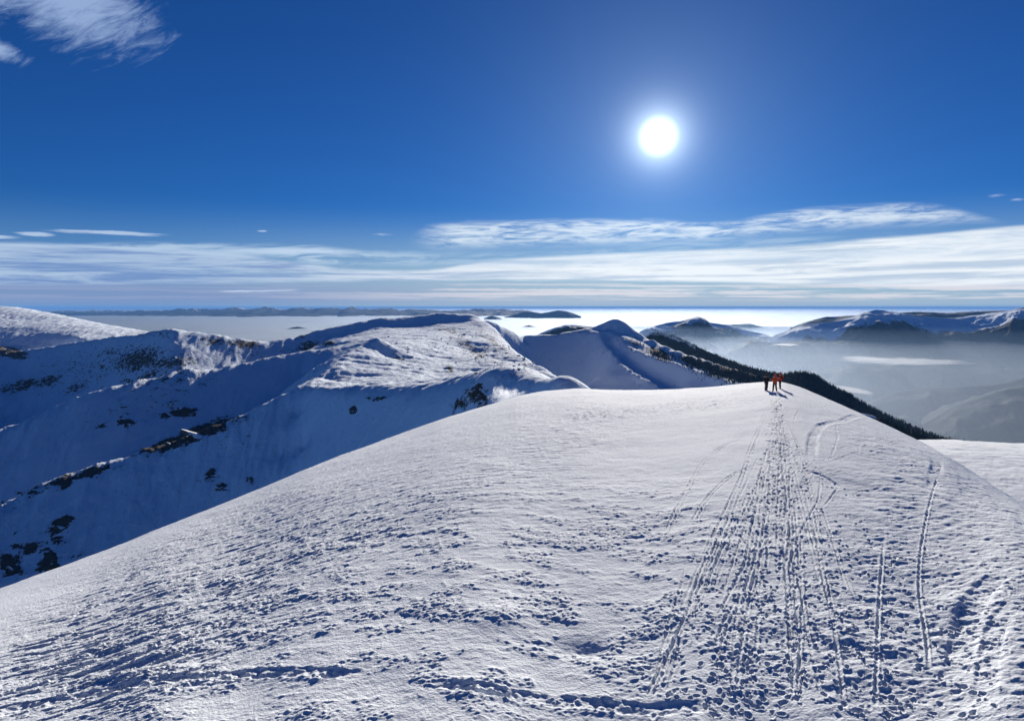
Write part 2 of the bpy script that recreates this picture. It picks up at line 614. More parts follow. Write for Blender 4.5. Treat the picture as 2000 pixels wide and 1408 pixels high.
def track(pts, width, depth, rim=0.4, corr=0.0, corr_len=0.35, rough=0.0, seed=0):
    """a groove pressed along a line given by pixels on the snow"""
    w = np.array([near_at(*p) for p in pts])
    seg = np.hypot(*np.diff(w, axis=0).T)
    s = np.concatenate([[0], np.cumsum(seg)])
    n = int(s[-1] / (width * 0.6)) + 2
    t = np.linspace(0, s[-1], n)
    k = max(2, int(2.5 / (width * .6)))
    pad = min(k, max(1, n // 4))
    x = smooth1(np.interp(t, s, w[:, 0]), pad)
    y = smooth1(np.interp(t, s, w[:, 1]), pad)
    x[0], y[0] = w[0]
    x[-1], y[-1] = w[-1]
    best = {}
    R0, R1, C0, C1 = NR, 0, NC, 0
    wins = []
    for i in range(n - 1):
        wn = cell_window((x[i] + x[i + 1]) / 2, (y[i] + y[i + 1]) / 2, width * 1.6 + 0.2)
        wins.append(wn)
        R0, R1, C0, C1 = min(R0, wn[0]), max(R1, wn[1]), min(C0, wn[2]), max(C1, wn[3])
    dist = np.full((R1 - R0, C1 - C0), 1e3, np.float32)
    along = np.zeros_like(dist)
    for i, (r0, r1, c0, c1) in enumerate(wins):
        if r1 <= r0 or c1 <= c0:
            continue
        gx, gy = FX[r0:r1, c0:c1], FY[r0:r1, c0:c1]
        ex, ey = x[i + 1] - x[i], y[i + 1] - y[i]
        L2 = ex * ex + ey * ey + 1e-9
        q = np.clip(((gx - x[i]) * ex + (gy - y[i]) * ey) / L2, 0, 1)
        d = np.hypot(gx - x[i] - q * ex, gy - y[i] - q * ey)
        ds = dist[r0 - R0:r1 - R0, c0 - C0:c1 - C0]
        al = along[r0 - R0:r1 - R0, c0 - C0:c1 - C0]
        k2 = d < ds
        ds[k2] = d[k2]
        al[k2] = (t[i] + q * (t[i + 1] - t[i]))[k2]
    hw = width / 2
    prof = -depth * (1 - sstep(dist, hw * 0.6, hw)) + depth * rim * np.exp(-((dist - hw * 1.25) / (hw * 0.35)) ** 2)
    inside = 1 - sstep(dist, hw * .9, hw * 1.1)
    if corr:
        prof = prof + corr * np.sin(along * (2 * math.pi / corr_len) + 3 * noise(along / 1.5, dist * 2, 9)) * inside * np.clip(noise(along / 1.1, dist / .3, 4) + .6, 0, 1.2)
    if rough:
        gx, gy = FX[R0:R1, C0:C1], FY[R0:R1, C0:C1]
        prof = prof + rough * inside * (noise(gx / .33, gy / .33, seed + 5) + .6 * noise(gx / .16, gy / .16, seed + 6))
    fade = np.clip(0.35 + 0.9 * (noise(along / 3.0, along * 0 + seed, 3) + .5), 0.3, 1.1) * sstep(np.minimum(along, s[-1] - along), -0.05, 1.6)
    DZ[R0:R1, C0:C1] += prof * np.where(dist < 900, fade, 0)


SKI = [
    [(1494, 806), (1461, 882), (1447, 930), (1409, 1053), (1390, 1100), (1357, 1167), (1330, 1230)],
    [(1489, 911), (1466, 977), (1437, 1034), (1410, 1075), (1385, 1130)],
    [(1485, 901), (1428, 925), (1395, 955), (1366, 991), (1345, 1030)],
    [(1466, 847), (1404, 873), (1366, 906), (1338, 963), (1304, 1029), (1290, 1060)],
    [(1504, 1034), (1480, 1072), (1466, 1120), (1451, 1162), (1409, 1214), (1390, 1290)],
    [(1532, 930), (1542, 1034), (1532, 1129), (1546, 1214), (1551, 1309), (1552, 1390)],
    [(1603, 915), (1600, 975), (1570, 1025), (1546, 1082), (1536, 1143)],
    [(1584, 996), (1594, 1044), (1608, 1134), (1627, 1214), (1641, 1309), (1651, 1404)],
    [(1727, 1044), (1717, 1167), (1712, 1309), (1708, 1404)],
    [(1831, 930), (1812, 996), (1798, 1072), (1793, 1143), (1812, 1262), (1815, 1330)],
    [(1632, 830), (1637, 855), (1622, 897)],
    [(1580, 878), (1620, 880), (1674, 870), (1746, 875)],
    [(1613, 906), (1640, 895), (1674, 882), (1760, 884)],
    [(1342, 1082), (1333, 1143), (1304, 1224), (1285, 1309), (1275, 1380)],
    [(1535, 833), (1580, 832), (1640, 836)],
    [(1530, 850), (1570, 846), (1620, 850)],
    [(1365, 1130), (1340, 1200), (1320, 1290), (1300, 1370)],
    [(1292, 1075), (1275, 1120), (1262, 1150)],
    [(1640, 946), (1612, 985), (1600, 1000)],
    [(1470, 1075), (1440, 1130), (1420, 1170), (1395, 1215)],
    [(1520, 800), (1512, 830), (1505, 860), (1503, 900)],
    [(1570, 790), (1555, 810), (1548, 835)],
]
for i, t_ in enumerate(SKI):
    track(t_, 0.11, 0.032, 1.0, seed=i * 7)
    if i in (0, 3, 4, 5, 12, 2):
        track([(a + 9 * (b - 700) / 500 + 3, b) for a, b in t_], 0.10, 0.026, 1.0, seed=i * 7 + 3)
for k in range(44):
    bx = rng.uniform(1240, 1760)
    f0 = rng.uniform(0, .5)
    p0 = np.array([1515 + rng.normal(0, 12), 800.0])
    p1_ = np.array([1525 + (bx - 1520) * .25 + rng.normal(0, 18), 930.0])
    p2_ = np.array([1525 + (bx - 1520) * .55 + rng.normal(0, 22), 1120.0])
    p3_ = np.array([bx, 1395.0])
    full = [p0, p1_, p2_, p3_]
    a_, b_ = f0, min(1, f0 + rng.uniform(.25, .7))
    tt = np.linspace(a_, b_, 7)
    Q = [((1 - t) ** 3 * full[0] + 3 * t * (1 - t) ** 2 * full[1] + 3 * t * t * (1 - t) * full[2] + t ** 3 * full[3]) for t in tt]
    track([tuple(q) for q in Q], rng.uniform(.09, .13), rng.uniform(.02, .035), 1.0, seed=300 + k)
for k in range(20):      # turns cut across the right-hand flank
    cx_, cy_ = rng.uniform(1570, 1790), rng.uniform(850, 1010)
    L_, tl = rng.uniform(50, 150), rng.uniform(-.45, .35)
    cu_ = rng.uniform(-14, 14)
    track([(cx_ + L_ * t, cy_ + L_ * t * tl * .5 + cu_ * (t * t * 4 - 1)) for t in np.linspace(-.5, .5, 6)], rng.uniform(.08, .14), rng.uniform(.02, .035), 1.0, seed=400 + k)
# snow machine tracks, ribbed crosswise
track([(1679, 811), (1646, 823), (1603, 830), (1587, 854), (1584, 906)], 0.7, 0.05, 0.3, corr=0.02, corr_len=.5, rough=.03, seed=101)
track([(1578, 930), (1575, 968)], 0.7, 0.04, 0.2, corr=0.02, corr_len=.5, rough=.03, seed=103)
track([(1831, 897), (1826, 925), (1821, 954)], 0.7, 0.04, 0.2, corr=0.025, corr_len=.45, rough=.03, seed=104)
track([(1988, 1100), (1935, 1134), (1902, 1167), (1888, 1214), (1878, 1262), (1864, 1357)], 0.8, 0.05, 0.2, rough=.03, corr=0.012, corr_len=.3, seed=105)
track([(2000, 1160), (1960, 1190), (1940, 1240), (1930, 1300), (1920, 1390)], 0.6, 0.04, 0.2, rough=.03, corr=0.010, corr_len=.3, seed=106)
track([(1480, 860), (1520, 866), (1560, 880)], .25, .06, .4, seed=107)
track([(1545, 915), (1600, 925), (1660, 960)], .35, .05, .3, seed=108)
# furrow of broken crust along the bottom of the view
track([(-60, 1402), (20, 1392), (120, 1365), (250, 1337), (400, 1318), (500, 1308), (620, 1310), (745, 1318)], 0.55, 0.05, 0.3, rough=.06, seed=111)
track([(800, 1328), (870, 1337), (950, 1350), (1100, 1368), (1200, 1383), (1300, 1390), (1430, 1382)], 0.55, 0.05, 0.35, rough=.06, seed=121)
track([(402, 1169), (440, 1158), (482, 1144)], .22, .16, 1.2, seed=5)
track([(150, 1388), (190, 1380), (240, 1366)], .2, .09, 1.0, seed=6)


def footprint(x, y, a, deep, L=0.34, W=0.16):
    c, s = math.cos(a), math.sin(a)

    def fn(sl, dx, dy):
        ex = (dx * c + dy * s) / (L / 2)
        ey = (dy * c - dx * s) / (W / 2)
        r = np.sqrt(ex * ex + ey * ey)
        DZ[sl] += -deep * (1 - sstep(r, 0.7, 1.15)) + deep * 0.35 * np.exp(-((r - 1.45) / 0.3) ** 2)
    stamp(x, y, fn, L * 1.2)


def walk(pts, side=0.14, step=0.62, jitter=0.10, keep=1.0, deep=0.10):
    w = np.array([near_at(*p) for p in pts])
    seg = np.hypot(*np.diff(w, axis=0).T)
    s = np.concatenate([[0], np.cumsum(seg)])
    t = np.arange(0, s[-1], step)
    x, y = np.interp(t, s, w[:, 0]), np.interp(t, s, w[:, 1])
    dx, dy = np.gradient(x), np.gradient(y)
    for i in range(len(t)):
        if rng.random() > keep:
            continue
        a = math.atan2(dy[i], dx[i])
        sd = side if i % 2 else -side
        jx, jy = rng.normal(0, jitter, 2)
        footprint(x[i] - math.sin(a) * sd + jx, y[i] + math.cos(a) * sd + jy, a + rng.normal(0, .15), deep * rng.uniform(.5, 1.35),
                  rng.uniform(.19, .28), rng.uniform(.09, .13))


for b, kp in ((1275, .7), (1330, .8), (1380, .8), (1425, .9), (1455, .9), (1480, .9), (1510, .9), (1545, .9), (1580, .7), (1640, .7), (1690, .7), (1770, .6), (1870, .5), (1960, .4)):
    for rep in range(2):
        mx = 1528 + (b - 1520) * .22 + rng.normal(0, 10)
        my = 1528 + (b - 1520) * .50 + rng.normal(0, 18)
        walk([(1515 + rng.normal(0, 5), 784), (1520 + rng.normal(0, 8), 840), (mx, 930), (my, 1110), (b + rng.normal(0, 15), 1400)], keep=kp * .9, deep=.042)
for k in range(8):
    walk([(1505 + k * 4, 775 + rng.normal(0, 4)), (1515 + rng.normal(0, 12), 850), (1528 + rng.normal(0, 12), 935), (1528 + rng.normal(0, 14), 1010)], keep=.9, deep=.045, jitter=.2)
walk([(1690, 1130), (1760, 1090), (1830, 1080)], deep=.1)
walk([(1640, 1200), (1680, 1260), (1720, 1310), (1750, 1400)], deep=.12)
for k in range(420):
    px, py = rng.uniform(1300, 1980), rng.uniform(1060, 1400)
    x, y = near_at(px, py)
    footprint(x, y, rng.uniform(0, 3.1), rng.uniform(.02, .06), rng.uniform(.10, .24), rng.uniform(.08, .16))

me = grid_mesh('snow_ridge', FX, FY, FZ + DZ, [M_near])
structure('snow_slope', me)


def near_surface(px, py):
    x, y = near_at(px, py)
    u = x / y
    ci = int(np.clip(np.searchsorted(U, u), 1, NC - 1))
    ys = YS[ci]
    ri = int(np.clip(np.searchsorted(FY[:, ci], y), 1, NR - 1))
    return x, y, float((FZ + DZ)[ri, ci])


# sunlit shoulder beyond the right edge
NC2, NR3 = 420, 300
U2 = np.linspace(p2um(1600, 860)[0], p2um(2700, 860)[0], NC2)
su2, sm2 = p2um([1500, 1700, 1760, 1787, 1850, 2000, 2300, 2700], [930, 880, 864, 859, 860, 866, 876, 890])
MS2 = cinterp(list(zip(su2, sm2)), U2, 6)
Y2 = np.linspace(52, 190, NR3)[:, None] * np.ones(NC2)[None, :]
X2 = U2[None, :] * Y2
Z2 = near_z(Y2, MS2[None, :], 118.0, 0.055, 3.0)
Z2 += 0.25 * fbm(X2 / 9, Y2 / 9, 3, 201) + 0.06 * fbm(X2 / 2.2, Y2 / 0.9, 4, 203) + 0.05 * sstep(fbm(X2 / 4, Y2 / 1.0, 4, 205), 0.03, 0.1)
structure('snow_slope', grid_mesh('snow_shoulder', X2, Y2, Z2, [M_near]))

# ------------------------------------------------------------------ THE MASSIF BEHIND (cirque, summit, second ridge)
pts = []


def add(px, py, Y):
    u, m = p2um(px, py)
    pts.append((float(u), math.log(Y), float(m)))


def addz(px, Y, z):
    u, _ = p2um(px, 700)
    pts.append((float(u), math.log(Y), z / Y))


def line(poly, step=0.022):
    out = []
    for (a, b) in zip(poly[:-1], poly[1:]):
        n = max(1, int(math.hypot((b[0] - a[0]) / F, (b[1] - a[1]) / F + (math.log(b[2] / a[2]))) / step))
        for i in range(n):
            t = i / n
            out.append(tuple(a[k] * (1 - t) + b[k] * t for k in range(3)))
    out.append(poly[-1])
    return out


def crest(poly, front=None, slope=0.5, back=0.55, bl=0.10):
    """a crest line; front = how far (pixels) the face in front shows"""
    for (px, py, Y) in line(poly):
        add(px, py, Y)
        u, m = p2um(px, py)
        d = bl * Y
        if back:
            addz(px, Y + d, m * Y - back * d)
        if front:
            for q in (0.35, 1.0):
                m2 = p2um(px, py + front * q)[1]
                Yf = Y * (slope - m) / (slope - m2)
                addz(px, Yf, m2 * Yf)


# spur in front of the cirque and the shaded slope under it
C1 = [(-500, 1230, 300), (-150, 1060, 350), (0, 995, 378), (100, 945, 398), (220, 905, 418), (330, 870, 434), (440, 828, 445), (530, 788, 452), (580, 764, 456), (610, 743, 500), (670, 697, 600), (705, 672, 670), (736, 658, 690)]
for (px, py, Y) in line(C1):
    add(px, py, Y)
    u, m = p2um(px, py)
    if px < 600:
        for dv in (60, 130, 230):
            m2 = p2um(px, py + dv)[1]
            Yf = Y * (.55 - m) / (.55 - m2)
            addz(px, Yf, m2 * Yf)
        addz(px, Y * 1.13, m * Y - .55 * .13 * Y)
# brink of the bench and the shaded face below it, ending in the rock knob
E1 = [(606, 763, 440), (670, 776, 400), (724, 781, 370), (790, 787, 335), (850, 793, 300), (880, 788, 285), (905, 772, 272), (920, 759, 265), (940, 748, 262), (957, 748, 258), (975, 757, 252), (1000, 754, 245), (1030, 751, 235), (1050, 757, 222), (1066, 764, 205)]
for (px, py, Y) in line(E1):
    add(px, py, Y)
    u, m = p2um(px, py)
    for dv in (14, 50, 120, 200):
        m2 = p2um(px, py + dv)[1]
        Yf = Y * (.6 - m) / (.6 - m2)
        addz(px, Yf, m2 * Yf)
for px, py, Y in ((650, 750, 500), (700, 740, 520), (740, 730, 540), (720, 755, 470), (760, 745, 500), (660, 764, 440), (800, 765, 410), (800, 745, 480), (880, 765, 380), (860, 750, 430), (930, 742, 420),
                  (700, 716, 590), (740, 712, 600), (780, 722, 570), (840, 722, 600), (900, 725, 620), (950, 730, 620), (1000, 738, 600), (980, 745, 470), (1040, 748, 450), (1080, 753, 330), (1110, 757, 240), (1150, 775, 220), (1100, 756, 420)):
    add(px, py, Y)
# lit flank of the summit, dipping to the right
for px, py, Y in ((770, 672, 760), (800, 690, 730), (830, 662, 950), (870, 690, 850), (900, 660, 1100), (930, 690, 950), (960, 700, 900), (880, 710, 700), (990, 715, 840), (1030, 733, 760), (940, 665, 1180),
                  (860, 648, 1300), (900, 645, 1330), (800, 668, 850), (760, 700, 660), (1060, 742, 680), (930, 640, 1400)):
    add(px, py, Y)
B = [(930, 617, 1540), (955, 630, 1480), (975, 648, 1400), (992, 668, 1300), (1012, 692, 1150), (1035, 712, 1020), (1062, 732, 880), (1088, 746, 740), (1112, 757, 600)]
for (px, py, Y) in line(B):
    add(px, py, Y)
    addz(px + 28, Y * 1.04, p2um(px, py)[1] * Y - 55)
# flat lit patch
for px, py, Y in ((638, 680, 900), (642, 668, 1000), (650, 660, 1150), (700, 652, 1280), (760, 645, 1330), (820, 640, 1400), (690, 664, 1100), (670, 685, 850), (660, 692, 800), (720, 668, 900), (750, 655, 1150)):
    add(px, py, Y)
# cirque head wall
Dl = [(-600, 640, 1400), (-150, 665, 1400), (0, 679, 1400), (35, 687, 1400), (60, 683, 1400), (130, 672, 1400), (200, 662, 1350), (240, 657, 1300), (290, 651, 1250), (335, 645, 1200), (380, 651, 1220), (430, 656, 1250), (470, 663, 1270),
      (500, 668, 1290), (545, 664, 1320), (590, 655, 1370), (615, 646, 1400), (640, 640, 1420), (700, 628, 1440), (742, 619, 1460), (760, 621, 1470), (820, 614, 1500), (855, 609, 1520), (870, 609, 1530), (900, 614, 1540), (930, 617, 1550)]
for (px, py, Y) in line(Dl):
    add(px, py, Y)
    u, m = p2um(px, py)
    addz(px, Y * 1.12, m * Y - .5 * .12 * Y)
    if px < 610:
        vis = np.interp(px, [-600, 0, 300, 600], [120, 150, 95, 30])
        for q in (.3, .65, 1.0):
            m2 = p2um(px, py + vis * q)[1]
            Yf = Y * (.45 - m) / (.45 - m2)
            addz(px, Yf, m2 * Yf)
    elif px < 925:
        dv = np.interp(px, [610, 640, 760, 870, 925], [12, 14, 20, 24, 10])
        m2 = p2um(px, py + dv)[1]
        Yf = Y * (.33 - m) / (.33 - m2)
        addz(px, Yf, m2 * Yf)
# middle spur inside the cirque
Fl = [(-500, 930, 560), (-150, 885, 610), (0, 840, 640), (150, 777, 680), (220, 757, 700), (300, 740, 730), (370, 723, 760), (420, 721, 780), (480, 711, 800), (540, 699, 830), (590, 689, 860), (636, 680, 900)]
for (px, py, Y) in line(Fl):
    add(px, py, Y)
    u, m = p2um(px, py)
    if px < 600:
        vis = np.interp(px, [-500, 0, 300, 500, 600], [150, 150, 140, 90, 60])
        for q in (.3, .65, 1.0):
            m2 = p2um(px, py + vis * q)[1]
            Yf = Y * (.45 - m) / (.45 - m2)
            addz(px, Yf, m2 * Yf)
        addz(px, Y * 1.09, m * Y - .4 * .09 * Y)
# white mountain at the far left
for px, py, Y in ((-600, 575, 3000), (-300, 592, 2800), (-100, 601, 2700), (0, 606, 2600), (60, 609, 2550), (100, 615, 2500), (150, 624, 2400), (200, 634, 2300), (250, 643, 2150), (300, 651, 2000), (330, 656, 1900),
                  (0, 640, 1917), (100, 655, 1750), (-200, 640, 2000), (0, 668, 1584), (150, 660, 1650), (-300, 660, 1600), (220, 655, 1750), (60, 650, 1820), (50, 628, 2100)):
    add(px, py, Y)
for px in (-600, -300, 0, 100, 200, 300, 400, 600, 800, 1000, 1200, 1400, 1600, 2000, 2500):
    addz(px, 3300, -320 if px < 1450 else -1100)
    addz(px, 2600 if px > 350 else 3100, -290 if px < 1450 else -1000)
# second ridge
Hl = [(930, 618, 1560), (975, 634, 1650), (1000, 643, 1750), (1030, 651, 1800), (1060, 652, 1820), (1100, 649, 1780), (1135, 646, 1740), (1160, 645, 1745), (1175, 634, 1758), (1190, 625, 1770), (1203, 621, 1775), (1222, 628, 1765), (1250, 650, 1720), (1300, 673, 1620), (1350, 692, 1520),
      (1400, 708, 1420), (1450, 722, 1320), (1480, 731, 1260)]
for (px, py, Y) in line(Hl):
    add(px, py, Y)
    u, m = p2um(px, py)
    addz(px, Y * 1.1, m * Y - .5 * .1 * Y)
for px, py0, Y0, tgt in ((985, 640, 1690, (660, 680, 700)), (1030, 651, 1800, (670, 695, 720, 745)), (1080, 650, 1800, (670, 695, 720, 745, 770, 790)), (1120, 648, 1760, (670, 695, 720, 745, 770, 790)),
                         (1150, 646, 1730, (690, 715, 740, 765)), (1178, 634, 1758, (641, 648)), (1192, 625, 1768, (634, 642)), (1205, 622, 1775, (632, 644, 655))):
    m0 = p2um(px, py0)[1]
    for t_ in tgt:
        m2 = p2um(px, t_)[1]
        Yf = Y0 * (.55 - m0) / (.55 - m2)
        addz(px, Yf, m2 * Yf)
for (px, py, Y) in line(Hl, 0.013):
    if px > 1215:
        m0 = p2um(px, py)[1]
        for dv in (8, 16):
            m2 = p2um(px, py + dv)[1]
            Yf = Y * (.5 - m0) / (.5 - m2)
            addz(px, Yf, m2 * Yf)
for spur in ([(1158, 648, 1700), (1172, 660, 1640), (1190, 674, 1570), (1205, 690, 1490), (1214, 704, 1430), (1238, 722, 1350), (1265, 738, 1280), (1292, 753, 1220), (1310, 775, 1150)],
             [(1190, 647, 1690), (1215, 663, 1600), (1240, 679, 1510), (1280, 695, 1400), (1330, 709, 1290), (1370, 721, 1200), (1400, 733, 1130), (1430, 743, 1070), (1457, 750, 1010), (1490, 765, 950)]):
    for (px, py, Y) in line(spur, 0.013):
        add(px, py, Y)
        m0 = p2um(px, py)[1]
        for dv in (9, 20):
            m2 = p2um(px, py + dv)[1]
            Yf = Y * (.75 - m0) / (.75 - m2)
            addz(px, Yf, m2 * Yf)
        if py > 672:
            addz(px, Y * 1.025, m0 * Y - .30 * .025 * Y)
        if py > 695:
            addz(px, Y * 1.06, m0 * Y - .32 * .06 * Y)
for px in (1080, 1200, 1300, 1400):
    addz(px, 900, -230)
    addz(px, 600, -190)
    addz(px, 400, -120)
for px in (1520, 1600, 1800, 2000, 2300, 2600):
    addz(px, 250, -140)
    addz(px, 500, -260)
    addz(px, 1000, -520)
    addz(px, 1800, -850)
for px in (-500, -200, 0, 200, 400, 600, 800, 1000):
    addz(px, 165, -165 if px < 700 else -90)

P = np.array(pts)
# drop near-duplicate points
key = {}
for i, q in enumerate(P):
    key.setdefault((round(q[0] / 0.006), round(q[1] / 0.006)), i)
P = P[sorted(key.values())]
A_ = np.hypot(P[:, None, 0] - P[None, :, 0], P[:, None, 1] - P[None, :, 1])
n_ = len(P)
K = np.zeros((n_ + 3, n_ + 3))
K[:n_, :n_] = A_ - 0.0006 * np.eye(n_)
K[:n_, n_] = 1
K[:n_, n_ + 1:] = P[:, :2]
K[n_:, :n_] = K[:n_, n_:].T
rhs = np.concatenate([P[:, 2], [0, 0, 0]])
W = np.linalg.solve(K, rhs)
MC, MR = 980, 520
UM = np.linspace(-1.12, 1.12, MC)
LM = np.linspace(math.log(165), math.log(3300), MR)
cu = np.linspace(-1.12, 1.12, 491)
cl = np.linspace(LM[0], LM[-1], 261)
cuu, cll = np.meshgrid(cu, cl)
val = np.zeros(cuu.size, np.float32)
qx, qy = cuu.ravel().astype(np.float32), cll.ravel().astype(np.float32)
Pf, Wf = P.astype(np.float32), W.astype(np.float32)
for i in range(0, qx.size, 8000):
    s = slice(i, i + 8000)
    d = np.hypot(qx[s, None] - Pf[None, :, 0], qy[s, None] - Pf[None, :, 1])
    val[s] = d @ Wf[:n_] + Wf[n_] + Wf[n_ + 1] * qx[s] + Wf[n_ + 2] * qy[s]
val = val.reshape(cuu.shape)
# upsample bilinearly
iu = np.interp(UM, cu, np.arange(len(cu)))
il = np.interp(LM, cl, np.arange(len(cl)))
i0 = np.clip(np.floor(iu).astype(int), 0, len(cu) - 2)
j0 = np.clip(np.floor(il).astype(int), 0, len(cl) - 2)
fu, fl = (iu - i0)[None, :], (il - j0)[:, None]
Mv = (val[j0][:, i0] * (1 - fu) * (1 - fl) + val[j0][:, i0 + 1] * fu * (1 - fl) + val[j0 + 1][:, i0] * (1 - fu) * fl + val[j0 + 1][:, i0 + 1] * fu * fl)
MU, ML = np.meshgrid(UM, LM)
MY = np.exp(ML)
MX = MU * MY
MZ = Mv * MY
MPX, MPY = um2p(MU, Mv)
att = np.clip((MY - 180) / 200, 0.15, 1)
wl = sstep(MPX, 600, 680) * (1 - sstep(MPX, 1080, 1160)) * sstep(MY, 200, 320)
det = 3.0 * fbm(MX / 120, MY / 120, 4, 301, 0.5) + 1.0 * fbm(MX / 8, MY / 10, 3, 307, 0.6)
streak_ = 2.6 * fbm((MX + .25 * MY) / 70, (MY - .25 * MX) / 15, 5, 303, 0.6) + 0.5 * fbm((MX + .25 * MY) / 20, (MY - .25 * MX) / 3.5, 3, 309, 0.6)
gull = 3.2 * fbm((MX + .15 * MY) / 24, (MY - .15 * MX) / 110, 5, 305, 0.58, ridged=True)
calm = 1 - 0.65 * sstep(MPX, 1080, 1170) * sstep(MY, 900, 1100)
MZ = MZ + att * calm * (det + streak_ * wl + gull * (1 - wl))


def mblob(px, py, rx, ry, rot=0):
    dx, dy = MPX - px, MPY - py
    c, s = math.cos(rot), math.sin(rot)
    return np.exp(-(((dx * c + dy * s) / rx) ** 2 + ((dy * c - dx * s) / ry) ** 2))


RK = np.zeros_like(MX)
for (px, py, rx, ry, rot, k) in (
        (40, 755, 60, 12, -.25, .5), (95, 745, 35, 10, -.3, .5), (150, 760, 35, 10, -.4, .45), (215, 690, 50, 10, -.2, .4), (270, 705, 60, 22, -.2, .55),
        (330, 712, 70, 12, -.1, .5), (300, 655, 60, 12, 0, .35), (420, 668, 30, 8, .1, .5), (480, 676, 32, 7, .1, .6), (600, 678, 22, 9, -.3, .6), (560, 690, 40, 8, -.2, .3),
        (250, 745, 16, 6, 0, .5), (290, 735, 30, 8, -.3, .5), (245, 828, 16, 8, 0, .7), (200, 832, 20, 6, -.3, .5), (335, 785, 12, 18, .3, .4), (360, 808, 28, 8, -.1, .7), (320, 812, 10, 8, 0, .6),
        (370, 855, 90, 12, -.35, .75), (300, 880, 40, 9, -.35, .6), (150, 940, 70, 10, -.3, .6), (50, 970, 60, 12, -.4, .4), (410, 935, 12, 16, .6, .6), (435, 955, 16, 8, 0, .6), (490, 940, 14, 10, .6, .4), (560, 920, 8, 10, .5, .4),
        (120, 1030, 26, 12, -.4, .7), (60, 1075, 14, 12, 0, .6), (100, 1105, 14, 22, 0, .7), (115, 1115, 40, 10, .1, .7), (15, 1110, 16, 20, 0, .6),
        (930, 775, 20, 24, -.5, .55), (900, 790, 22, 12, -.6, .55), (690, 803, 14, 8, 0, .5), (780, 700, 30, 14, .7, .3), (960, 665, 60, 14, .7, .35), (880, 648, 50, 10, .4, .35),
        (925, 685, 50, 14, .6, .4), (990, 720, 60, 12, .5, .3), (640, 672, 14, 8, 0, .5), (740, 780, 20, 3, 0, .7), (20, 690, 34, 10, .2, .7), (880, 720, 6, 5, 0, .6),
        (590, 655, 16, 8, -.3, .5), (540, 665, 10, 8, 0, .3), (745, 619, 14, 4, 0, .5), (1060, 652, 60, 4, 0, .35), (1120, 650, 40, 4, 0, .35), (1240, 670, 22, 12, .8, .4), (1288, 692, 22, 7, .5, .8), (1345, 704, 16, 7, .3, .7), (1372, 714, 30, 8, .3, .8), (1420, 729, 45, 9, .25, .9), (1470, 740, 50, 10, .2, .9), (180, 715, 170, 50, -.1, .30), (330, 740, 120, 60, -.2, .30), (480, 690, 90, 22, 0, .28), (250, 800, 200, 40, -.3, .22), (450, 930, 200, 50, -.2, .16), (80, 1090, 120, 60, 0, .32), (1000, 700, 100, 40, .6, .25), (1290, 700, 60, 30, .4, .2)):
    RK = np.maximum(RK, mblob(px, py, rx * 1.3, ry * 1.4, rot) * k * 1.12)
RK += 0.05
MZ += np.clip(RK, 0, 1) * att * (1.6 * fbm(MX / 7, MY / 7, 3, 311, .6, ridged=True))
me = grid_mesh('snow_massif', MX, MY, MZ, [M_mid], {'rock': RK})
structure('snow_mountain', me)
MM = MZ / MY


def mid_hit(px, py):
    """first point of the massif met by the line of sight through a pixel"""
    u, m = p2um(px, py)
    c = (u - UM[0]) / (UM[1] - UM[0])
    c0 = int(np.clip(c, 0, MC - 2))
    f_ = c - c0
    col = MM[:, c0] * (1 - f_) + MM[:, c0 + 1] * f_
    k = np.argmax(col >= m)
    if col[k] < m:
        return None
    Y = MY[k, 0]
    return float(u * Y), float(Y), float(m * Y)


# ------------------------------------------------------------------ distant ranges
def range_mesh(name, poly, front, back, sf, sb, floor, lam, amp, cols, rows, seed, attr=None, mat=None, crest_amp=0.0, k=3):
    u0, _ = p2um(poly[0][0], poly[0][1])
    u1, _ = p2um(poly[-1][0], poly[-1][1])
    u = np.linspace(u0, u1, cols)
    pu, pm = p2um([p[0] for p in poly], [p[1] for p in poly])
    mc = smooth1(np.interp(u, pu, pm), k)
    yc = smooth1(np.interp(u, pu, [p[2] for p in poly]), k * 3)
    s = np.concatenate([-np.linspace(1, 0, int(rows * .7)) ** 1.3 * front, (np.linspace(0, 1, rows - int(rows * .7) + 1)[1:]) ** 1.3 * back])
    Yg = yc[None, :] + s[:, None]
    Xg = u[None, :] * yc[None, :] * (0.35 + 0.65 * Yg / yc[None, :])
    zc = (mc * yc)[None, :]
    a = np.abs(s)[:, None]
    drop = np.where(s[:, None] < 0, sf * a, sb * a)
    sp_ = fbm(Xg / lam, Yg / (lam * 1.8), 5, seed, 0.55, ridged=True)
    Zg = zc - drop + sp_ * np.minimum(a * 0.35, amp) + crest_amp * fbm(Xg / (lam * .35), Yg / lam, 4, seed + 3, .6)
    lowp = floor + 0.12 * (Zg - floor)
    Zg = np.where(Zg < floor, lowp, Zg)
    at = attr(Xg, Yg, Zg, drop) if attr else np.ones_like(Zg)
    me = grid_mesh(name, Xg, Yg, Zg, [mat or M_far], {'rock': at})
    structure(name, me)
    return Xg, Yg, Zg


def forest_by_drop(d0, d1, lo=0.0, hi=1.0):
    return lambda X_, Y_, Z_, dr: lo + (hi - lo) * sstep(dr, d0, d1)


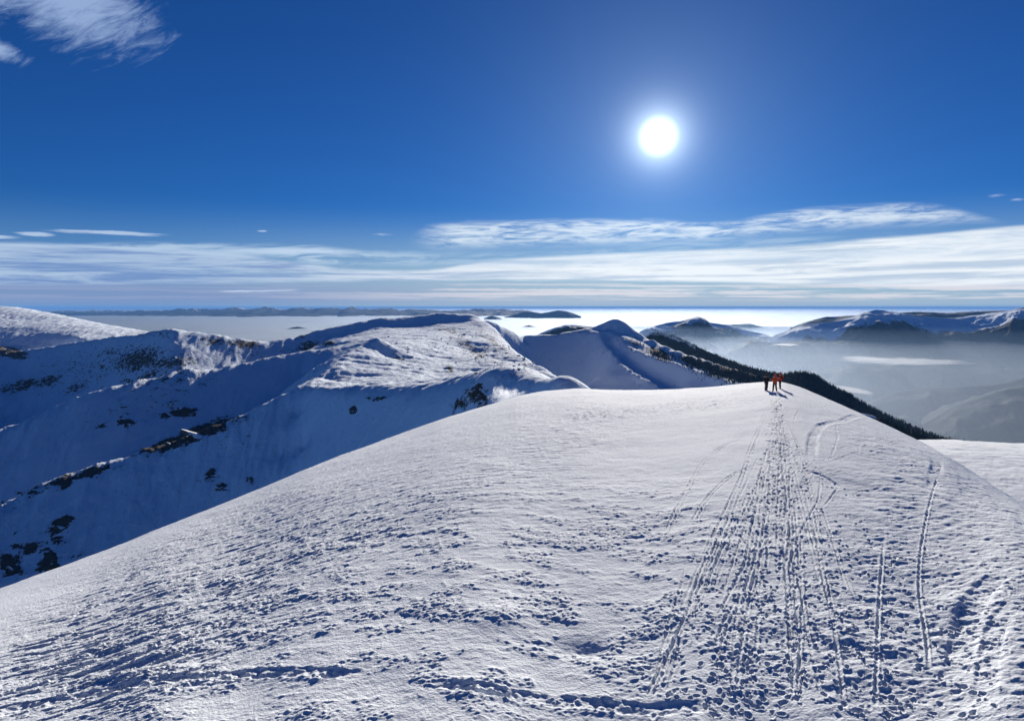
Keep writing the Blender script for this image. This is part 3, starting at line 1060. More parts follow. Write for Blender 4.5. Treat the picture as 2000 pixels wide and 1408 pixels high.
# the broad right-hand range
range_mesh('mountain_range', [(1500, 668, 6300), (1514, 654, 6300), (1556, 640, 6200), (1590, 632, 6000), (1625, 628, 5900), (1660, 620, 5900), (1690, 610, 5950), (1708, 606, 6000), (1724, 605, 6000), (1745, 609, 6050), (1772, 614, 6100), (1810, 620, 6000), (1850, 622, 5900), (1880, 619, 5900), (1920, 613, 5800), (1952, 609, 5700), (1975, 604, 5650), (1997, 600, 5600), (2060, 598, 5500), (2200, 615, 5400), (2500, 640, 5000)],
           1500, 900, .34, .4, -760, 420, 80, 420, 150, 401, forest_by_drop(60, 190, .12, .88), crest_amp=15)
range_mesh('mountain_range', [(1545, 640, 8200), (1575, 628, 8200), (1610, 619, 8200), (1670, 616, 8200), (1740, 612, 8200), (1790, 609, 8200), (1850, 611, 8300), (1934, 607, 8300), (2000, 606, 8300), (2300, 612, 8300)],
           900, 900, .3, .4, -560, 500, 60, 260, 50, 405, forest_by_drop(-5, 30, .5, .8), crest_amp=5)
# conical hill in the middle and its neighbours
range_mesh('mountain', [(1235, 656, 6600), (1258, 643, 6600), (1280, 636, 6600), (1300, 631, 6600), (1335, 626, 6600), (1352, 620, 6600), (1363, 618, 6600), (1376, 622, 6600), (1387, 630, 6600), (1420, 634, 6600), (1445, 641, 6600), (1468, 647, 6600), (1492, 652, 6600), (1520, 662, 6600)],
           800, 700, .33, .4, -560, 380, 60, 220, 90, 411, forest_by_drop(20, 110, .38, .72), crest_amp=5)
range_mesh('hill', [(1400, 642, 9500), (1423, 634, 9500), (1465, 632, 9500), (1485, 637, 9500), (1507, 643, 9500), (1530, 650, 9500)],
           700, 700, .3, .4, -560, 380, 40, 110, 40, 415, forest_by_drop(-5, 20, .5, .9), crest_amp=5)
range_mesh('hill', [(1040, 660, 4200), (1057, 650, 4200), (1080, 641, 4200), (1105, 634, 4200), (1125, 635, 4200), (1159, 638, 4200), (1185, 645, 4200), (1210, 655, 4200)],
           500, 500, .33, .4, -450, 260, 40, 150, 60, 421, forest_by_drop(0, 40, .35, .8), crest_amp=3)
# islands in the sea of cloud
for (poly, w) in (([(985, 619, 17000), (1000, 616, 17000), (1027, 608, 17000), (1042, 609, 17000), (1057, 612, 17000), (1075, 609, 17000), (1090, 606, 17000), (1108, 608, 17000), (1123, 613, 17000), (1135, 618, 17000)], 1),
                  ([(945, 622, 15000), (955, 618, 15000), (962, 617, 15000), (970, 619, 15000), (980, 622, 15000)], 1),
                  ([(1015, 640, 9300), (1027, 636, 9300), (1034, 635, 9300), (1042, 637, 9300), (1055, 641, 9300)], 1),
                  ([(555, 643, 8600), (570, 640, 8600), (583, 638, 8600), (597, 641, 8600), (612, 644, 8600)], 1)):
    range_mesh('hill', poly, 900, 900, .3, .3, -400, 900, 30, 90, 30, 431, forest_by_drop(-5, 10, .6, .95), crest_amp=6, k=2)
# blue band on the horizon at the left
rr_ = np.random.default_rng(3)
poly = [(-700, 612, 24000)]
for px in range(-600, 1050, 14):
    base = np.interp(px, [-600, 60, 200, 400, 540, 700, 850, 1000, 1050], [608, 614, 609, 606, 604.5, 604.5, 607, 607, 609])
    poly.append((px, base + rr_.normal(0, .6) - (2.2 if 450 < px < 560 or 620 < px < 700 else 0) * rr_.random(), 24000))
range_mesh('mountain_range', poly, 5200, 3000, .055, .2, -420, 1500, 120, 700, 60, 441, lambda a, b, c, d: .56 + .3 * sstep(d, 0, 120), crest_amp=25, k=1)
# wooded hills down in the misty valley
for i, (poly, fr) in enumerate((
        ([(1380, 690, 5600), (1445, 673, 5600), (1463, 665, 5600), (1485, 667, 5600), (1505, 669, 5600), (1535, 667, 5600), (1568, 665, 5600), (1592, 675, 5600), (1650, 695, 5600)], 600),
        ([(1560, 745, 4500), (1598, 728, 4500), (1635, 717, 4500), (1670, 711, 4500), (1710, 713, 4500), (1760, 712, 4500), (1850, 715, 4400), (1950, 722, 4400), (2100, 730, 4400), (2400, 750, 4300)], 700),
        ([(1780, 715, 5100), (1820, 699, 5100), (1850, 695, 5100), (1880, 694, 5100), (1910, 696, 5100), (1950, 691, 5100), (2000, 688, 5100), (2150, 680, 5100), (2500, 700, 4900)], 700),
        ([(1690, 790, 3600), (1725, 775, 3600), (1760, 763, 3600), (1820, 756, 3600), (1880, 757, 3500), (1940, 753, 3500), (1975, 745, 3450), (2000, 738, 3400), (2150, 720, 3400), (2500, 740, 3400)], 500),
        ([(1800, 830, 3000), (1850, 800, 3000), (1890, 786, 3000), (1925, 773, 3000), (1970, 760, 3000), (2000, 755, 3000), (2150, 745, 3000), (2500, 770, 3000)], 400),
        ([(1270, 715, 3900), (1300, 697, 3900), (1320, 690, 3900), (1345, 694, 3900), (1385, 702, 3900), (1430, 715, 3900)], 400),
)):
    range_mesh('hill', poly, fr + 700, 900, .36, .4, -740, 300, 75, 260, 80, 451 + i * 7, forest_by_drop(0, 330, 1.0, .52), crest_amp=9)

# valley floor, reaching past everything
gy = np.exp(np.linspace(math.log(600), math.log(260000), 150))
gu = np.linspace(-1.6, 1.6, 240)
GU, GY = np.meshgrid(gu, gy)
GX = GU * GY
GZ = -745 + 18 * fbm(GX / 900, GY / 900, 4, 501) * (GY < 30000)
structure('ground', grid_mesh('ground', GX, GY, GZ, [M_far], {'rock': 0.58 + 0.25 * fbm(GX / 700, GY / 700, 3, 503)}))

# wooded spurs beyond the right edge of the near ridge
M_wood = snow_mat('wooded_slope', [(0.05, 2.0, 1.0), (0.3, 0.8, 1.0)], forest=True)
I1 = range_mesh('mountain', [(1235, 668, 2500), (1262, 652, 2450), (1280, 650, 2400), (1300, 652, 2300), (1330, 661, 2200), (1370, 681, 2000), (1400, 695, 1900), (1450, 713, 1700), (1500, 728, 1550), (1528, 731, 1450), (1544, 730, 1400), (1556, 728, 1350), (1572, 727, 1300), (1590, 732, 1290), (1628, 756, 1250), (1670, 778, 1220), (1700, 796, 1200), (1739, 814, 1180), (1790, 838, 1160), (1841, 856, 1140), (1925, 868, 1120), (2010, 890, 1100), (2300, 960, 1000)],
                420, 400, .55, .5, -520, 150, 22, 420, 120, 461, lambda a, b, c, d: np.where(a / b < 0.27, .38 + .5 * sstep(d, 2, 26), .95), mat=M_wood, crest_amp=2)
I2 = range_mesh('hill', [(1600, 860, 760), (1640, 815, 760), (1670, 806, 760), (1690, 808, 760), (1705, 811, 760), (1724, 822, 750), (1760, 840, 740), (1800, 855, 730), (1841, 866, 720), (1900, 885, 700), (2000, 910, 680), (2300, 980, 640)],
                240, 260, .5, .5, -500, 90, 10, 260, 80, 471, lambda a, b, c, d: np.where(a / b < p2um(1725, 800)[0], .3 + .6 * sstep(d, 2, 9), .8), mat=M_wood, crest_amp=1)

# ------------------------------------------------------------------ conifers
M_needle = plain_mat('conifer_needles', (0.020, 0.034, 0.022), 0.9, .5, 1.5)
M_bark = plain_mat('conifer_bark', (0.045, 0.03, 0.022), 0.9)


def conifer_data(seed, h=1.0, tiers=6, seg=6):
    r = random.Random(seed)
    co, fc, mi = [], [], []

    def ring(z, rad, n, jit=0.0):
        i = len(co)
        for k in range(n):
            a = 2 * math.pi * k / n + r.uniform(-.2, .2)
            q = rad * (1 + r.uniform(-jit, jit))
            co.append((q * math.cos(a), q * math.sin(a), z + r.uniform(-jit, jit) * .05))
        return i
    a = ring(-0.08, .035, 4)
    b = ring(.9, .008, 4)
    for k in range(4):
        fc.append((a + k, a + (k + 1) % 4, b + (k + 1) % 4, b + k)); mi.append(1)
    for t in range(tiers):
        z = .08 + .80 * t / tiers
        rad = .21 * (1 - t / tiers) ** .8 + .03
        a = ring(z, rad, seg, .28)
        top = len(co)
        co.append((r.uniform(-.01, .01), r.uniform(-.01, .01), min(1.0, z + .30)))
        for k in range(seg):
            q = (k + 1) % seg
            fc.append((a + k, a + q, top, top)); mi.append(0)
    return np.array(co) * h, fc, mi


variants = []
for v in range(4):
    co, fc, mi = conifer_data(v + 1)
    me = bpy.data.meshes.new('conifer')
    me.from_pydata([tuple(c) for c in co], [], [tuple(f[:3]) if f[2] == f[3] else tuple(f) for f in fc])
    me.materials.append(M_needle)
    me.materials.append(M_bark)
    me.polygons.foreach_set('material_index', mi)
    me.update()
    variants.append(me)


def range_sampler(gr, pick, n, rs):
    """random points on a range grid"""
    Xg, Yg, Zg = gr
    out = []
    tries = 0
    while len(out) < n and tries < n * 20:
        tries += 1
        i = rs.integers(0, Xg.shape[0] - 1)
        j = rs.integers(0, Xg.shape[1] - 1)
        a, b = rs.random(2)
        w = ((1 - a) * (1 - b), a * (1 - b), (1 - a) * b, a * b)
        q = [sum(wk * Gd[ii, jj] for wk, (ii, jj) in zip(w, ((i, j), (i + 1, j), (i, j + 1), (i + 1, j + 1)))) for Gd in (Xg, Yg, Zg)]
        px, py = um2p(q[0] / q[1], q[2] / q[1])
        if pick(px, py, q):
            out.append(q)
    return out


rs = np.random.default_rng(11)
s0 = int(I2[0].shape[0] * .7)
near_trees = range_sampler(tuple(a[s0 - 34:s0 + 14] for a in I2), lambda px, py, q: 1712 < px < 1900 and py < 874 and (px > 1730 or py > 822), 420, rs)
near_trees.sort(key=lambda q: q[1])
singles = near_trees[:]
s1 = int(I1[0].shape[0] * .7)
crest_tr = range_sampler(tuple(a[s1 - 8:s1 + 4] for a in I1), lambda px, py, q: 1268 < px < 1850 and rs.random() < (1 if px > 1480 else .5), 900, rs)
face_tr = range_sampler(tuple(a[s1 - 60:s1] for a in I1), lambda px, py, q: 1268 < px < 2050 and py < 880 and (q[0] / q[1] > .3 or rs.random() < .5), 5200, rs)
# wood on the lower slopes of the second ridge
belt = []
zones = [((1285, 691), 20, 7, 200), ((1312, 699), 20, 6, 170), ((1345, 706), 16, 8, 260), ((1372, 716), 28, 7, 380), ((1420, 731), 40, 8, 900), ((1462, 741), 40, 8, 900), ((1250, 675), 8, 6, 24)]
for (c_, rx, ry, n) in zones:
    for k in range(n):
        px, py = c_[0] + rs.normal(0, rx * .6), c_[1] + rs.normal(0, ry * .6)
        h = mid_hit(px, py)
        if h and h[1] > 700:
            belt.append(h)
allt = [(q, rs.uniform(4.5, 8.5)) for q in singles] + [(q, rs.uniform(2.5, 7.5)) for q in crest_tr + face_tr] + [(q, rs.uniform(2.5, 5.5)) for q in belt]
allt.sort(key=lambda t: -t[1] / t[0][1])
label = 'small dark conifer in the wood just beyond the right edge of the snowy ridge'
for i, (q, h) in enumerate(allt[:300]):
    o = bpy.data.objects.new('conifer_tree', variants[i % 4])
    o.location = (q[0], q[1], q[2])
    o.scale = (h * 1.15, h * 1.15, h)
    o.rotation_euler = (0, 0, rs.uniform(0, 6.28))
    left_ = q[0] / q[1] < .46
    o['label'] = 'dark conifer in the wood clothing the slope behind the hikers' if left_ else label
    o['category'] = 'tree'
    o['group'] = 'conifers in the wood behind the hikers' if left_ else 'conifers beyond the right edge of the ridge'
    link(o)
cos_, fcs_, mis_ = [], [], []
off = 0
bases = [conifer_data(v + 20, tiers=3, seg=4) for v in range(4)]
for i, (q, h) in enumerate(allt[300:]):
    co, fc, mi = bases[i % 4]
    a = rs.uniform(0, 6.28)
    c, s = math.cos(a), math.sin(a)
    R = np.array([[c, -s, 0], [s, c, 0], [0, 0, 1]])
    cos_.append((co * (h * 1.2, h * 1.2, h)) @ R.T + np.array(q))
    f3 = []
    for f, m_ in zip(fc, mi):
        f3.append((f[0], f[1], f[2]))
        if f[2] != f[3]:
            f3.append((f[0], f[2], f[3]))
    f3 = np.array(f3) + off
    fcs_.append(f3)
    off += len(co)
me = mesh_np('forest', np.concatenate(cos_), np.concatenate(fcs_), [M_needle], smooth=False)
o = link(bpy.data.objects.new('forest', me))
o['kind'] = 'stuff'
o['label'] = 'dark conifer forest covering the slopes behind the hikers'
o['category'] = 'forest'

# ------------------------------------------------------------------ rocks
M_rock = None
m_, g_, b_ = new_mat('rock_with_snow')
geo_ = g_.n('ShaderNodeNewGeometry')
P_ = X(g_, geo_.outputs['Position'])
nz = g_.sep(X(g_, geo_.outputs['Normal']))[2]
n1_ = g_.noise(P_, 0.45, 7, 0.7, .5)
cap = g_.step(nz + (n1_ - .5) * 1.8, 0.36, 0.46)
rc_ = g_.mix(g_.noise(P_, 1.2, 6, 0.7), (0.03, 0.027, 0.025, 1), (0.19, 0.16, 0.135, 1))
g_.put(b_.inputs['Base Color'], g_.mix(cap, rc_, (0.84, 0.86, 0.9, 1)))
bp_ = g_.n('ShaderNodeBump')
bp_.inputs['Distance'].default_value = 0.8
g_.put(bp_.inputs['Height'], n1_)
g_.put(b_.inputs['Normal'], bp_.outputs[0])
b_.inputs['Roughness'].default_value = .9
M_rock = m_

import bmesh


def crag(name, seed, sx, sy, sz, sub=3, chips=5):
    bm = bmesh.new()
    r = random.Random(seed)
    for c in range(chips):
        bm2 = bmesh.new()
        bmesh.ops.create_icosphere(bm2, subdivisions=sub, radius=1)
        off_ = Vector((r.uniform(-.7, .7), r.uniform(-.3, .3), r.uniform(-.2, .1))) if c else Vector()
        k = 1 if c == 0 else r.uniform(.4, .8)
        planes = [(Vector((r.gauss(0, 1), r.gauss(0, 1), r.gauss(0, 1))).normalized(), r.uniform(.4, .75)) for _ in range(12)]
        vs = np.array([v.co[:] for v in bm2.verts])
        nn = fbm(vs[:, 0] * 1.7 + seed, vs[:, 1] * 1.7 + vs[:, 2] * 1.3, 4, seed, .6)
        for v, q in zip(bm2.verts, nn):
            p = v.co * (1 + .18 * float(q))
            for nrm, dd in planes:
                e = p.dot(nrm) - dd
                if e > 0:
                    p = p - nrm * e
            p = p * k + off_
            v.co = Vector((p.x * sx, p.y * sy, p.z * sz))
        tmp = bpy.data.meshes.new('tmp')
        bm2.to_mesh(tmp)
        bm.from_mesh(tmp)
        bpy.data.meshes.remove(tmp)
        bm2.free()
    me = bpy.data.meshes.new(name)
    bm.to_mesh(me)
    bm.free()
    me.materials.append(M_rock)
    return me


ROCKS = [
    (930, 766, 14, 11, 'snow-dusted dark crag at the tip of the small shaded knob beside the blowing snow', 0.0),
    (906, 783, 12, 8, 'lower dark crag on the left shoulder of the small shaded knob', 0.2),
    (400, 852, 40, 9, 'long dark rock band along the crest of the blue shaded spur', -.3),
    (345, 868, 22, 8, 'shorter dark crag left of the long rock band on the shaded spur', -.3),
    (245, 829, 14, 6, 'lone dark outcrop low in the blue shaded bowl, left of the flatter one', 0),
    (360, 807, 22, 7, 'flat dark outcrop in the blue shaded bowl above the rocky spur', 0),
    (150, 941, 13, 6, 'small dark outcrop on the lower left end of the shaded spur', -.2),
    (432, 954, 12, 6, 'small dark rock on the shaded slope nearest the bright foreground edge', 0),
    (120, 1033, 16, 8, 'jagged dark rocks at lower left, above the dark boulders by the snow edge', -.4),
    (102, 1100, 13, 14, 'dark boulder pile at lower left touching the bright snow edge', 0),
    (18, 1112, 10, 9, 'dark rock at the far left edge of the view on the shaded slope', 0),
    (878, 721, 5, 4, 'single dark boulder on the sunlit flank left of the summit gully', 0),
    (482, 676, 26, 5, 'flat dark rock band high on the cirque wall under the saddle', .05),
    (598, 679, 14, 6, 'dark crag left of the small sunlit flat on the spur', -.2),
    (246, 746, 12, 5, 'dark slab catching a strip of light in the middle of the cirque', 0),
    (690, 804, 8, 5, 'small dark rock just under the brink of the sunlit bench', .3),
    (866, 608, 5, 3, 'tiny dark rocks on the very top of the summit', 0),
]
for i, (px, py, rx, ry, lab, rot) in enumerate(ROCKS):
    h = mid_hit(px, py)
    if not h:
        continue
    k = h[1] / F
    me = crag('rock_outcrop', 90 + i, rx * k, max(rx, ry) * k * .45, ry * k, 3)
    o = link(bpy.data.objects.new('rock_outcrop', me))
    o.location = (h[0], h[1] + rx * k * .12, h[2] - ry * k * (.6 if rx > 20 else .15))
    o.rotation_euler = (0, -rot, rs.uniform(-.3, .3))
    o['label'] = lab
    o['category'] = 'rock'
    o['group'] = 'dark rock outcrops on the snowy mountains'

# loose stones strewn over the slopes, too many to count
sc_co, sc_f = [], []
off = 0
basev = []
for v in range(5):
    bm = bmesh.new()
    bmesh.ops.create_icosphere(bm, subdivisions=1, radius=1)
    r = random.Random(v)
    basev.append((np.array([[c * r.uniform(.55, 1.1) for c in vv.co] for vv in bm.verts]), np.array([[q.index for q in f.verts] for f in bm.faces])))
    bm.free()
fields = [(250, 700, 90, 25, 528), (330, 715, 80, 18, 400), (90, 750, 90, 22, 416), (420, 672, 70, 12, 192), (380, 860, 120, 18, 416), (180, 935, 100, 16, 256), (60, 980, 70, 20, 144), (110, 1080, 60, 40, 256),
          (20, 1100, 30, 40, 96), (290, 800, 60, 40, 192), (340, 790, 30, 20, 144), (450, 945, 60, 18, 112), (925, 778, 34, 24, 256), (960, 690, 80, 30, 512), (1000, 715, 70, 20, 320), (890, 665, 60, 20, 256), (790, 690, 40, 20, 128), (620, 675, 40, 10, 112),
          (560, 930, 40, 20, 38), (1100, 690, 80, 30, 80), (1240, 672, 30, 16, 128), (1060, 654, 80, 5, 128), (500, 700, 90, 22, 144), (150, 800, 120, 30, 112), (30, 690, 30, 8, 112), (700, 800, 60, 12, 32)]
for (cx, cy, rx, ry, n) in fields:
    for k in range(n):
        px, py = cx + rs.normal(0, rx * .6), cy + rs.normal(0, ry * .6)
        h = mid_hit(px, py)
        if not h or h[1] < 195:
            continue
        q, f = basev[k % 5]
        s = rs.lognormal(-.1, .55) * h[1] / F * 1.15
        a = rs.uniform(0, 6.28)
        R = np.array([[math.cos(a), -math.sin(a), 0], [math.sin(a), math.cos(a), 0], [0, 0, 1]])
        sc_co.append((q * (s * 1.5, s, s * .7)) @ R.T + np.array(h))
        sc_f.append(f + off)
        off += len(q)
o = link(bpy.data.objects.new('scattered_stones', mesh_np('scattered_stones', np.concatenate(sc_co), np.concatenate(sc_f), [M_rock], smooth=False)))
o['kind'] = 'stuff'
o['label'] = 'dark stones poking through the snow on the mountain slopes'
o['category'] = 'stones'

# ------------------------------------------------------------------ hikers
M_black = plain_mat('black_jacket_cloth', (0.012, 0.013, 0.016), .85)
M_orange = plain_mat('orange_jacket_cloth', (0.72, 0.085, 0.02), .7)
M_red = plain_mat('red_orange_jacket_cloth', (0.62, 0.045, 0.018), .7)
M_trouser = plain_mat('dark_trouser_cloth', (0.014, 0.015, 0.022), .85)
M_skin = plain_mat('skin', (0.45, 0.25, 0.18), .6, .1)
M_pack = plain_mat('backpack_cloth', (0.02, 0.022, 0.028), .8)
M_dred = plain_mat('dark_red_pack_cloth', (0.22, 0.012, 0.010), .8)
M_boot = plain_mat('boot_leather', (0.02, 0.016, 0.013), .7)
M_metal = plain_mat('pole_metal', (0.5, 0.5, 0.52), .35)
M_hair = plain_mat('hair', (0.02, 0.013, 0.009), .9)


def skin_obj(name, joints, edges, mat, parent, sub=1, root=0):
    me = bpy.data.meshes.new(name)
    keys = list(joints)
    me.from_pydata([joints[k][0] for k in keys], [], [(keys.index(a), keys.index(b)) for a, b in edges])
    me.materials.append(mat)
    o = link(bpy.data.objects.new(name, me), parent)
    m1 = o.modifiers.new('skin', 'SKIN')
    for i, k in enumerate(keys):
        r = joints[k][1]
        me.skin_vertices[0].data[i].radius = r if isinstance(r, tuple) else (r, r)
        me.skin_vertices[0].data[i].use_root = (i == root)
    m1.use_smooth_shade = True
    m2 = o.modifiers.new('smooth', 'SUBSURF')
    m2.levels = m2.render_levels = sub
    return o


def ball(name, c, r, mat, parent, zs=1.0, sub=3, cut=None):
    bm = bmesh.new()
    bmesh.ops.create_icosphere(bm, subdivisions=sub, radius=1)
    for v in bm.verts:
        v.co = Vector((v.co.x * r[0], v.co.y * r[1], v.co.z * r[2])) + Vector(c)
    if cut is not None:
        bmesh.ops.delete(bm, geom=[v for v in bm.verts if v.co.z < cut], context='VERTS')
    me = bpy.data.meshes.new(name)
    bm.to_mesh(me)
    bm.free()
    for p in me.polygons:
        p.use_smooth = True
    me.materials.append(mat)
    return link(bpy.data.objects.new(name, me), parent)


def rbox(name, c, s, mat, parent, rot=(0, 0, 0), bev=.03):
    bm = bmesh.new()
    bmesh.ops.create_cube(bm, size=1)
    for v in bm.verts:
        v.co = Vector((v.co.x * s[0], v.co.y * s[1], v.co.z * s[2]))
    bmesh.ops.bevel(bm, geom=bm.edges[:], offset=bev, segments=2, affect='EDGES')
    me = bpy.data.meshes.new(name)
    bm.to_mesh(me)
    bm.free()
    me.materials.append(mat)
    o = link(bpy.data.objects.new(name, me), parent)
    o.location = c
    o.rotation_euler = rot
    return o


def person(px, py, height, yaw, jacket, hat, stance, arms, label_, hood=False, pack=None, lean=0.0):
    """arms: for each side (elbow offset, wrist offset) from the shoulder, forward is +y locally"""
    x, y, z = near_surface(px, py)
    root = bpy.data.objects.new('person', None)
    link(root)
    root.empty_display_size = .2
    root.location = (x, y, z - .03)
    root.rotation_euler = (0, 0, yaw)
    root['label'] = label_
    root['category'] = 'person'
    root['group'] = 'hikers standing on the snowy crest'
    s = height / 1.78
    V = lambda a, b, c: (a * s, b * s, c * s)
    hipz = .93
    w = stance
    J, E = {}, []
    J['pelvis'] = (V(0, 0, .96), (.13 * s, .10 * s))
    J['waist'] = (V(0, lean * .3, 1.12), (.125 * s, .09 * s))
    J['chest'] = (V(0, lean * .7, 1.33), (.16 * s, .105 * s))
    J['neck'] = (V(0, lean, 1.50), .055 * s)
    J['head0'] = (V(0, lean + .012, 1.60), (.07 * s, .08 * s))
    J['head1'] = (V(0, lean + .015, 1.69), (.078 * s, .092 * s))
    J['head2'] = (V(0, lean + .01, 1.755), (.045 * s, .055 * s))
    E += [('pelvis', 'waist'), ('waist', 'chest'), ('chest', 'neck'), ('neck', 'head0'), ('head0', 'head1'), ('head1', 'head2')]
    for n, sd, (el, wr) in (('l', -1, arms[0]), ('r', 1, arms[1])):
        hx = sd * .095
        fx = sd * w
        J['hip' + n] = (V(hx, 0, .90), .088 * s)
        J['knee' + n] = (V((hx + fx) / 2, .03, .50), .058 * s)
        J['calf' + n] = (V((hx + 2 * fx) / 3, .0, .36), .056 * s)
        J['ankle' + n] = (V(fx, -.02, .09), .038 * s)
        J['toe' + n] = (V(fx + sd * .03, .14, .035), (.04 * s, .03 * s))
        E += [('pelvis', 'hip' + n), ('hip' + n, 'knee' + n), ('knee' + n, 'calf' + n), ('calf' + n, 'ankle' + n), ('ankle' + n, 'toe' + n)]
        sh = Vector((sd * .185, lean * .8, 1.42))
        e = sh + Vector(el)
        wv_ = e + Vector(wr)
        J['sh' + n] = (V(*sh), .06 * s)
        J['el' + n] = (V(*e), .042 * s)
        J['wr' + n] = (V(*wv_), .026 * s)
        d = Vector(wr).normalized()
        side_ = d.cross(Vector((0, 0, 1)))
        side_ = side_.normalized() if side_.length > .1 else Vector((1, 0, 0))
        pm_ = wv_ + d * .07
        J['palm' + n] = (V(*pm_), (.036 * s, .018 * s))
        E += [('chest', 'sh' + n), ('sh' + n, 'el' + n), ('el' + n, 'wr' + n), ('wr' + n, 'palm' + n)]
        up_ = side_.cross(d).normalized()
        for k, ln in enumerate((.075, .085, .08, .06)):
            b0 = pm_ + side_ * (.012 * (k * 2 - 3)) + d * .025
            b1 = b0 + d * ln * .55
            b2 = b1 + (d * .7 - up_ * .7) * ln * .45
            J[f'f{n}{k}a'] = (V(*b0), .010 * s)
            J[f'f{n}{k}b'] = (V(*b1), .009 * s)
            J[f'f{n}{k}c'] = (V(*b2), .008 * s)
            E += [('palm' + n, f'f{n}{k}a'), (f'f{n}{k}a', f'f{n}{k}b'), (f'f{n}{k}b', f'f{n}{k}c')]
        t0 = wv_ + d * .03 - side_ * sd * .03
        t1 = t0 + (d * .7 - side_ * sd * .7) * .045
        J[f't{n}0'] = (V(*t0), .012 * s)
        J[f't{n}1'] = (V(*t1), .010 * s)
        E += [('wr' + n, f't{n}0'), (f't{n}0', f't{n}1')]
    skin_obj('body', J, E, M_skin, root, 1)
    # jacket
    JJ = {k: J[k] for k in ('pelvis', 'waist', 'chest', 'neck', 'shl', 'ell', 'wrl', 'shr', 'elr', 'wrr')}
    add_ = {'pelvis': .055, 'waist': .05, 'chest': .045, 'neck': .03}
    for k in JJ:
        c, r = JJ[k]
        r = r if isinstance(r, tuple) else (r, r)
        e = add_.get(k, .028)
        JJ[k] = (c, (r[0] + e, r[1] + e))
    JJ['hem'] = (V(0, 0, .84), (.175 * s, .145 * s))
    skin_obj('jacket', JJ, [('pelvis', 'hem'), ('pelvis', 'waist'), ('waist', 'chest'), ('chest', 'neck'), ('chest', 'shl'), ('shl', 'ell'), ('ell', 'wrl'), ('chest', 'shr'), ('shr', 'elr'), ('elr', 'wrr')], jacket, root, 2)
    # trousers
    TT = {}
    TT['pelvis'] = (V(0, 0, .93), (.15 * s, .12 * s))
    ee = []
    for n in 'lr':
        for k, e in (('hip', .03), ('knee', .032), ('calf', .03), ('ankle', .038)):
            c, r = J[k + n]
            TT[k + n] = (c, (r + e, r + e))
        ee += [('pelvis', 'hip' + n), ('hip' + n, 'knee' + n), ('knee' + n, 'calf' + n), ('calf' + n, 'ankle' + n)]
    skin_obj('trousers', TT, ee, M_trouser, root, 2)
    for n in 'lr':
        a = Vector(J['ankle' + n][0])
        t = Vector(J['toe' + n][0])
        skin_obj('boot', {'a': (tuple(a + Vector((0, 0, .06 * s))), .065 * s), 'b': (tuple(a - Vector((0, .03 * s, .03 * s))), .062 * s), 'c': (tuple(t), (.056 * s, .045 * s))}, [('a', 'b'), ('b', 'c')], M_boot, root, 1)
        p = Vector(J['palm' + n][0])
        w_ = Vector(J['wr' + n][0])
    hz_ = 1.67 * s
    hc = (0, (lean + .01) * s, hz_ + .045 * s)
    # face: nose, eyes, ears
    ball('nose', (0, (lean + .115) * s, 1.655 * s), (.013 * s, .02 * s, .018 * s), M_skin, root, sub=2)
    for sd in (-1, 1):
        ball('eye', (sd * .032 * s, (lean + .098) * s, 1.682 * s), (.012 * s, .008 * s, .008 * s), M_hair, root, sub=2)
        ball('ear', (sd * .082 * s, (lean + .01) * s, 1.665 * s), (.012 * s, .022 * s, .03 * s), M_skin, root, sub=2)
    ball('mouth', (0, (lean + .103) * s, 1.617 * s), (.024 * s, .006 * s, .006 * s), M_red, root, sub=2)
    if hood:
        ball('hood', (0, (lean - .02) * s, 1.685 * s), (.125 * s, .125 * s, .15 * s), jacket, root)
    else:
        ball('hat', hc, (.105 * s, .12 * s, .105 * s), hat, root, cut=hz_ + .01)
    ball('hair', (0, (lean - .03) * s, 1.66 * s), (.095 * s, .085 * s, .09 * s), M_hair, root)
    if pack:
        c, sz, mt = pack
        b = rbox('backpack', V(*c), tuple(q * s for q in sz), mt, root, bev=.06 * s)
        for sd in (-1, 1):
            rbox('strap', (sd * .1 * s, (sz[1] / 2 + .12) * s, .03 * s), (.05 * s, .30 * s, .03 * s), mt, b, rot=(.3, 0, 0), bev=.008)
        rbox('pocket', (0, -(sz[1] / 2 + .02) * s, -.1 * s), (sz[0] * .7 * s, .07 * s, .18 * s), mt, b, bev=.02)
    return root


p1 = person(1496.5, 763, 1.72, -1.15, M_black, M_black, .10, (((-.05, .12, -.27), (.10, .22, .06)), ((.08, .10, -.27), (-.06, .24, .05))),
            'person in black jacket and trousers with a black backpack, leftmost of the three hikers', pack=((0, -.25, 1.28), (.32, .24, .52), M_pack), lean=.05)
p2 = person(1513, 765, 1.76, 0.1, M_orange, M_orange, .19, (((-.10, .02, -.28), (.08, .20, -.03)), ((.12, .02, -.28), (-.08, .20, -.02))),
            'person in bright orange jacket and dark trousers with legs apart, middle of the three hikers', hood=True)
p3 = person(1523.5, 759, 1.72, 0.9, M_red, M_red, .06, (((-.14, -.02, -.27), (.14, .16, -.02)), ((.16, .0, -.25), (-.15, .14, -.03))),
            'person in red-orange jacket wearing a dark red backpack, rightmost of the three hikers', hood=True, pack=((0, -.22, 1.26), (.32, .20, .42), M_dred))
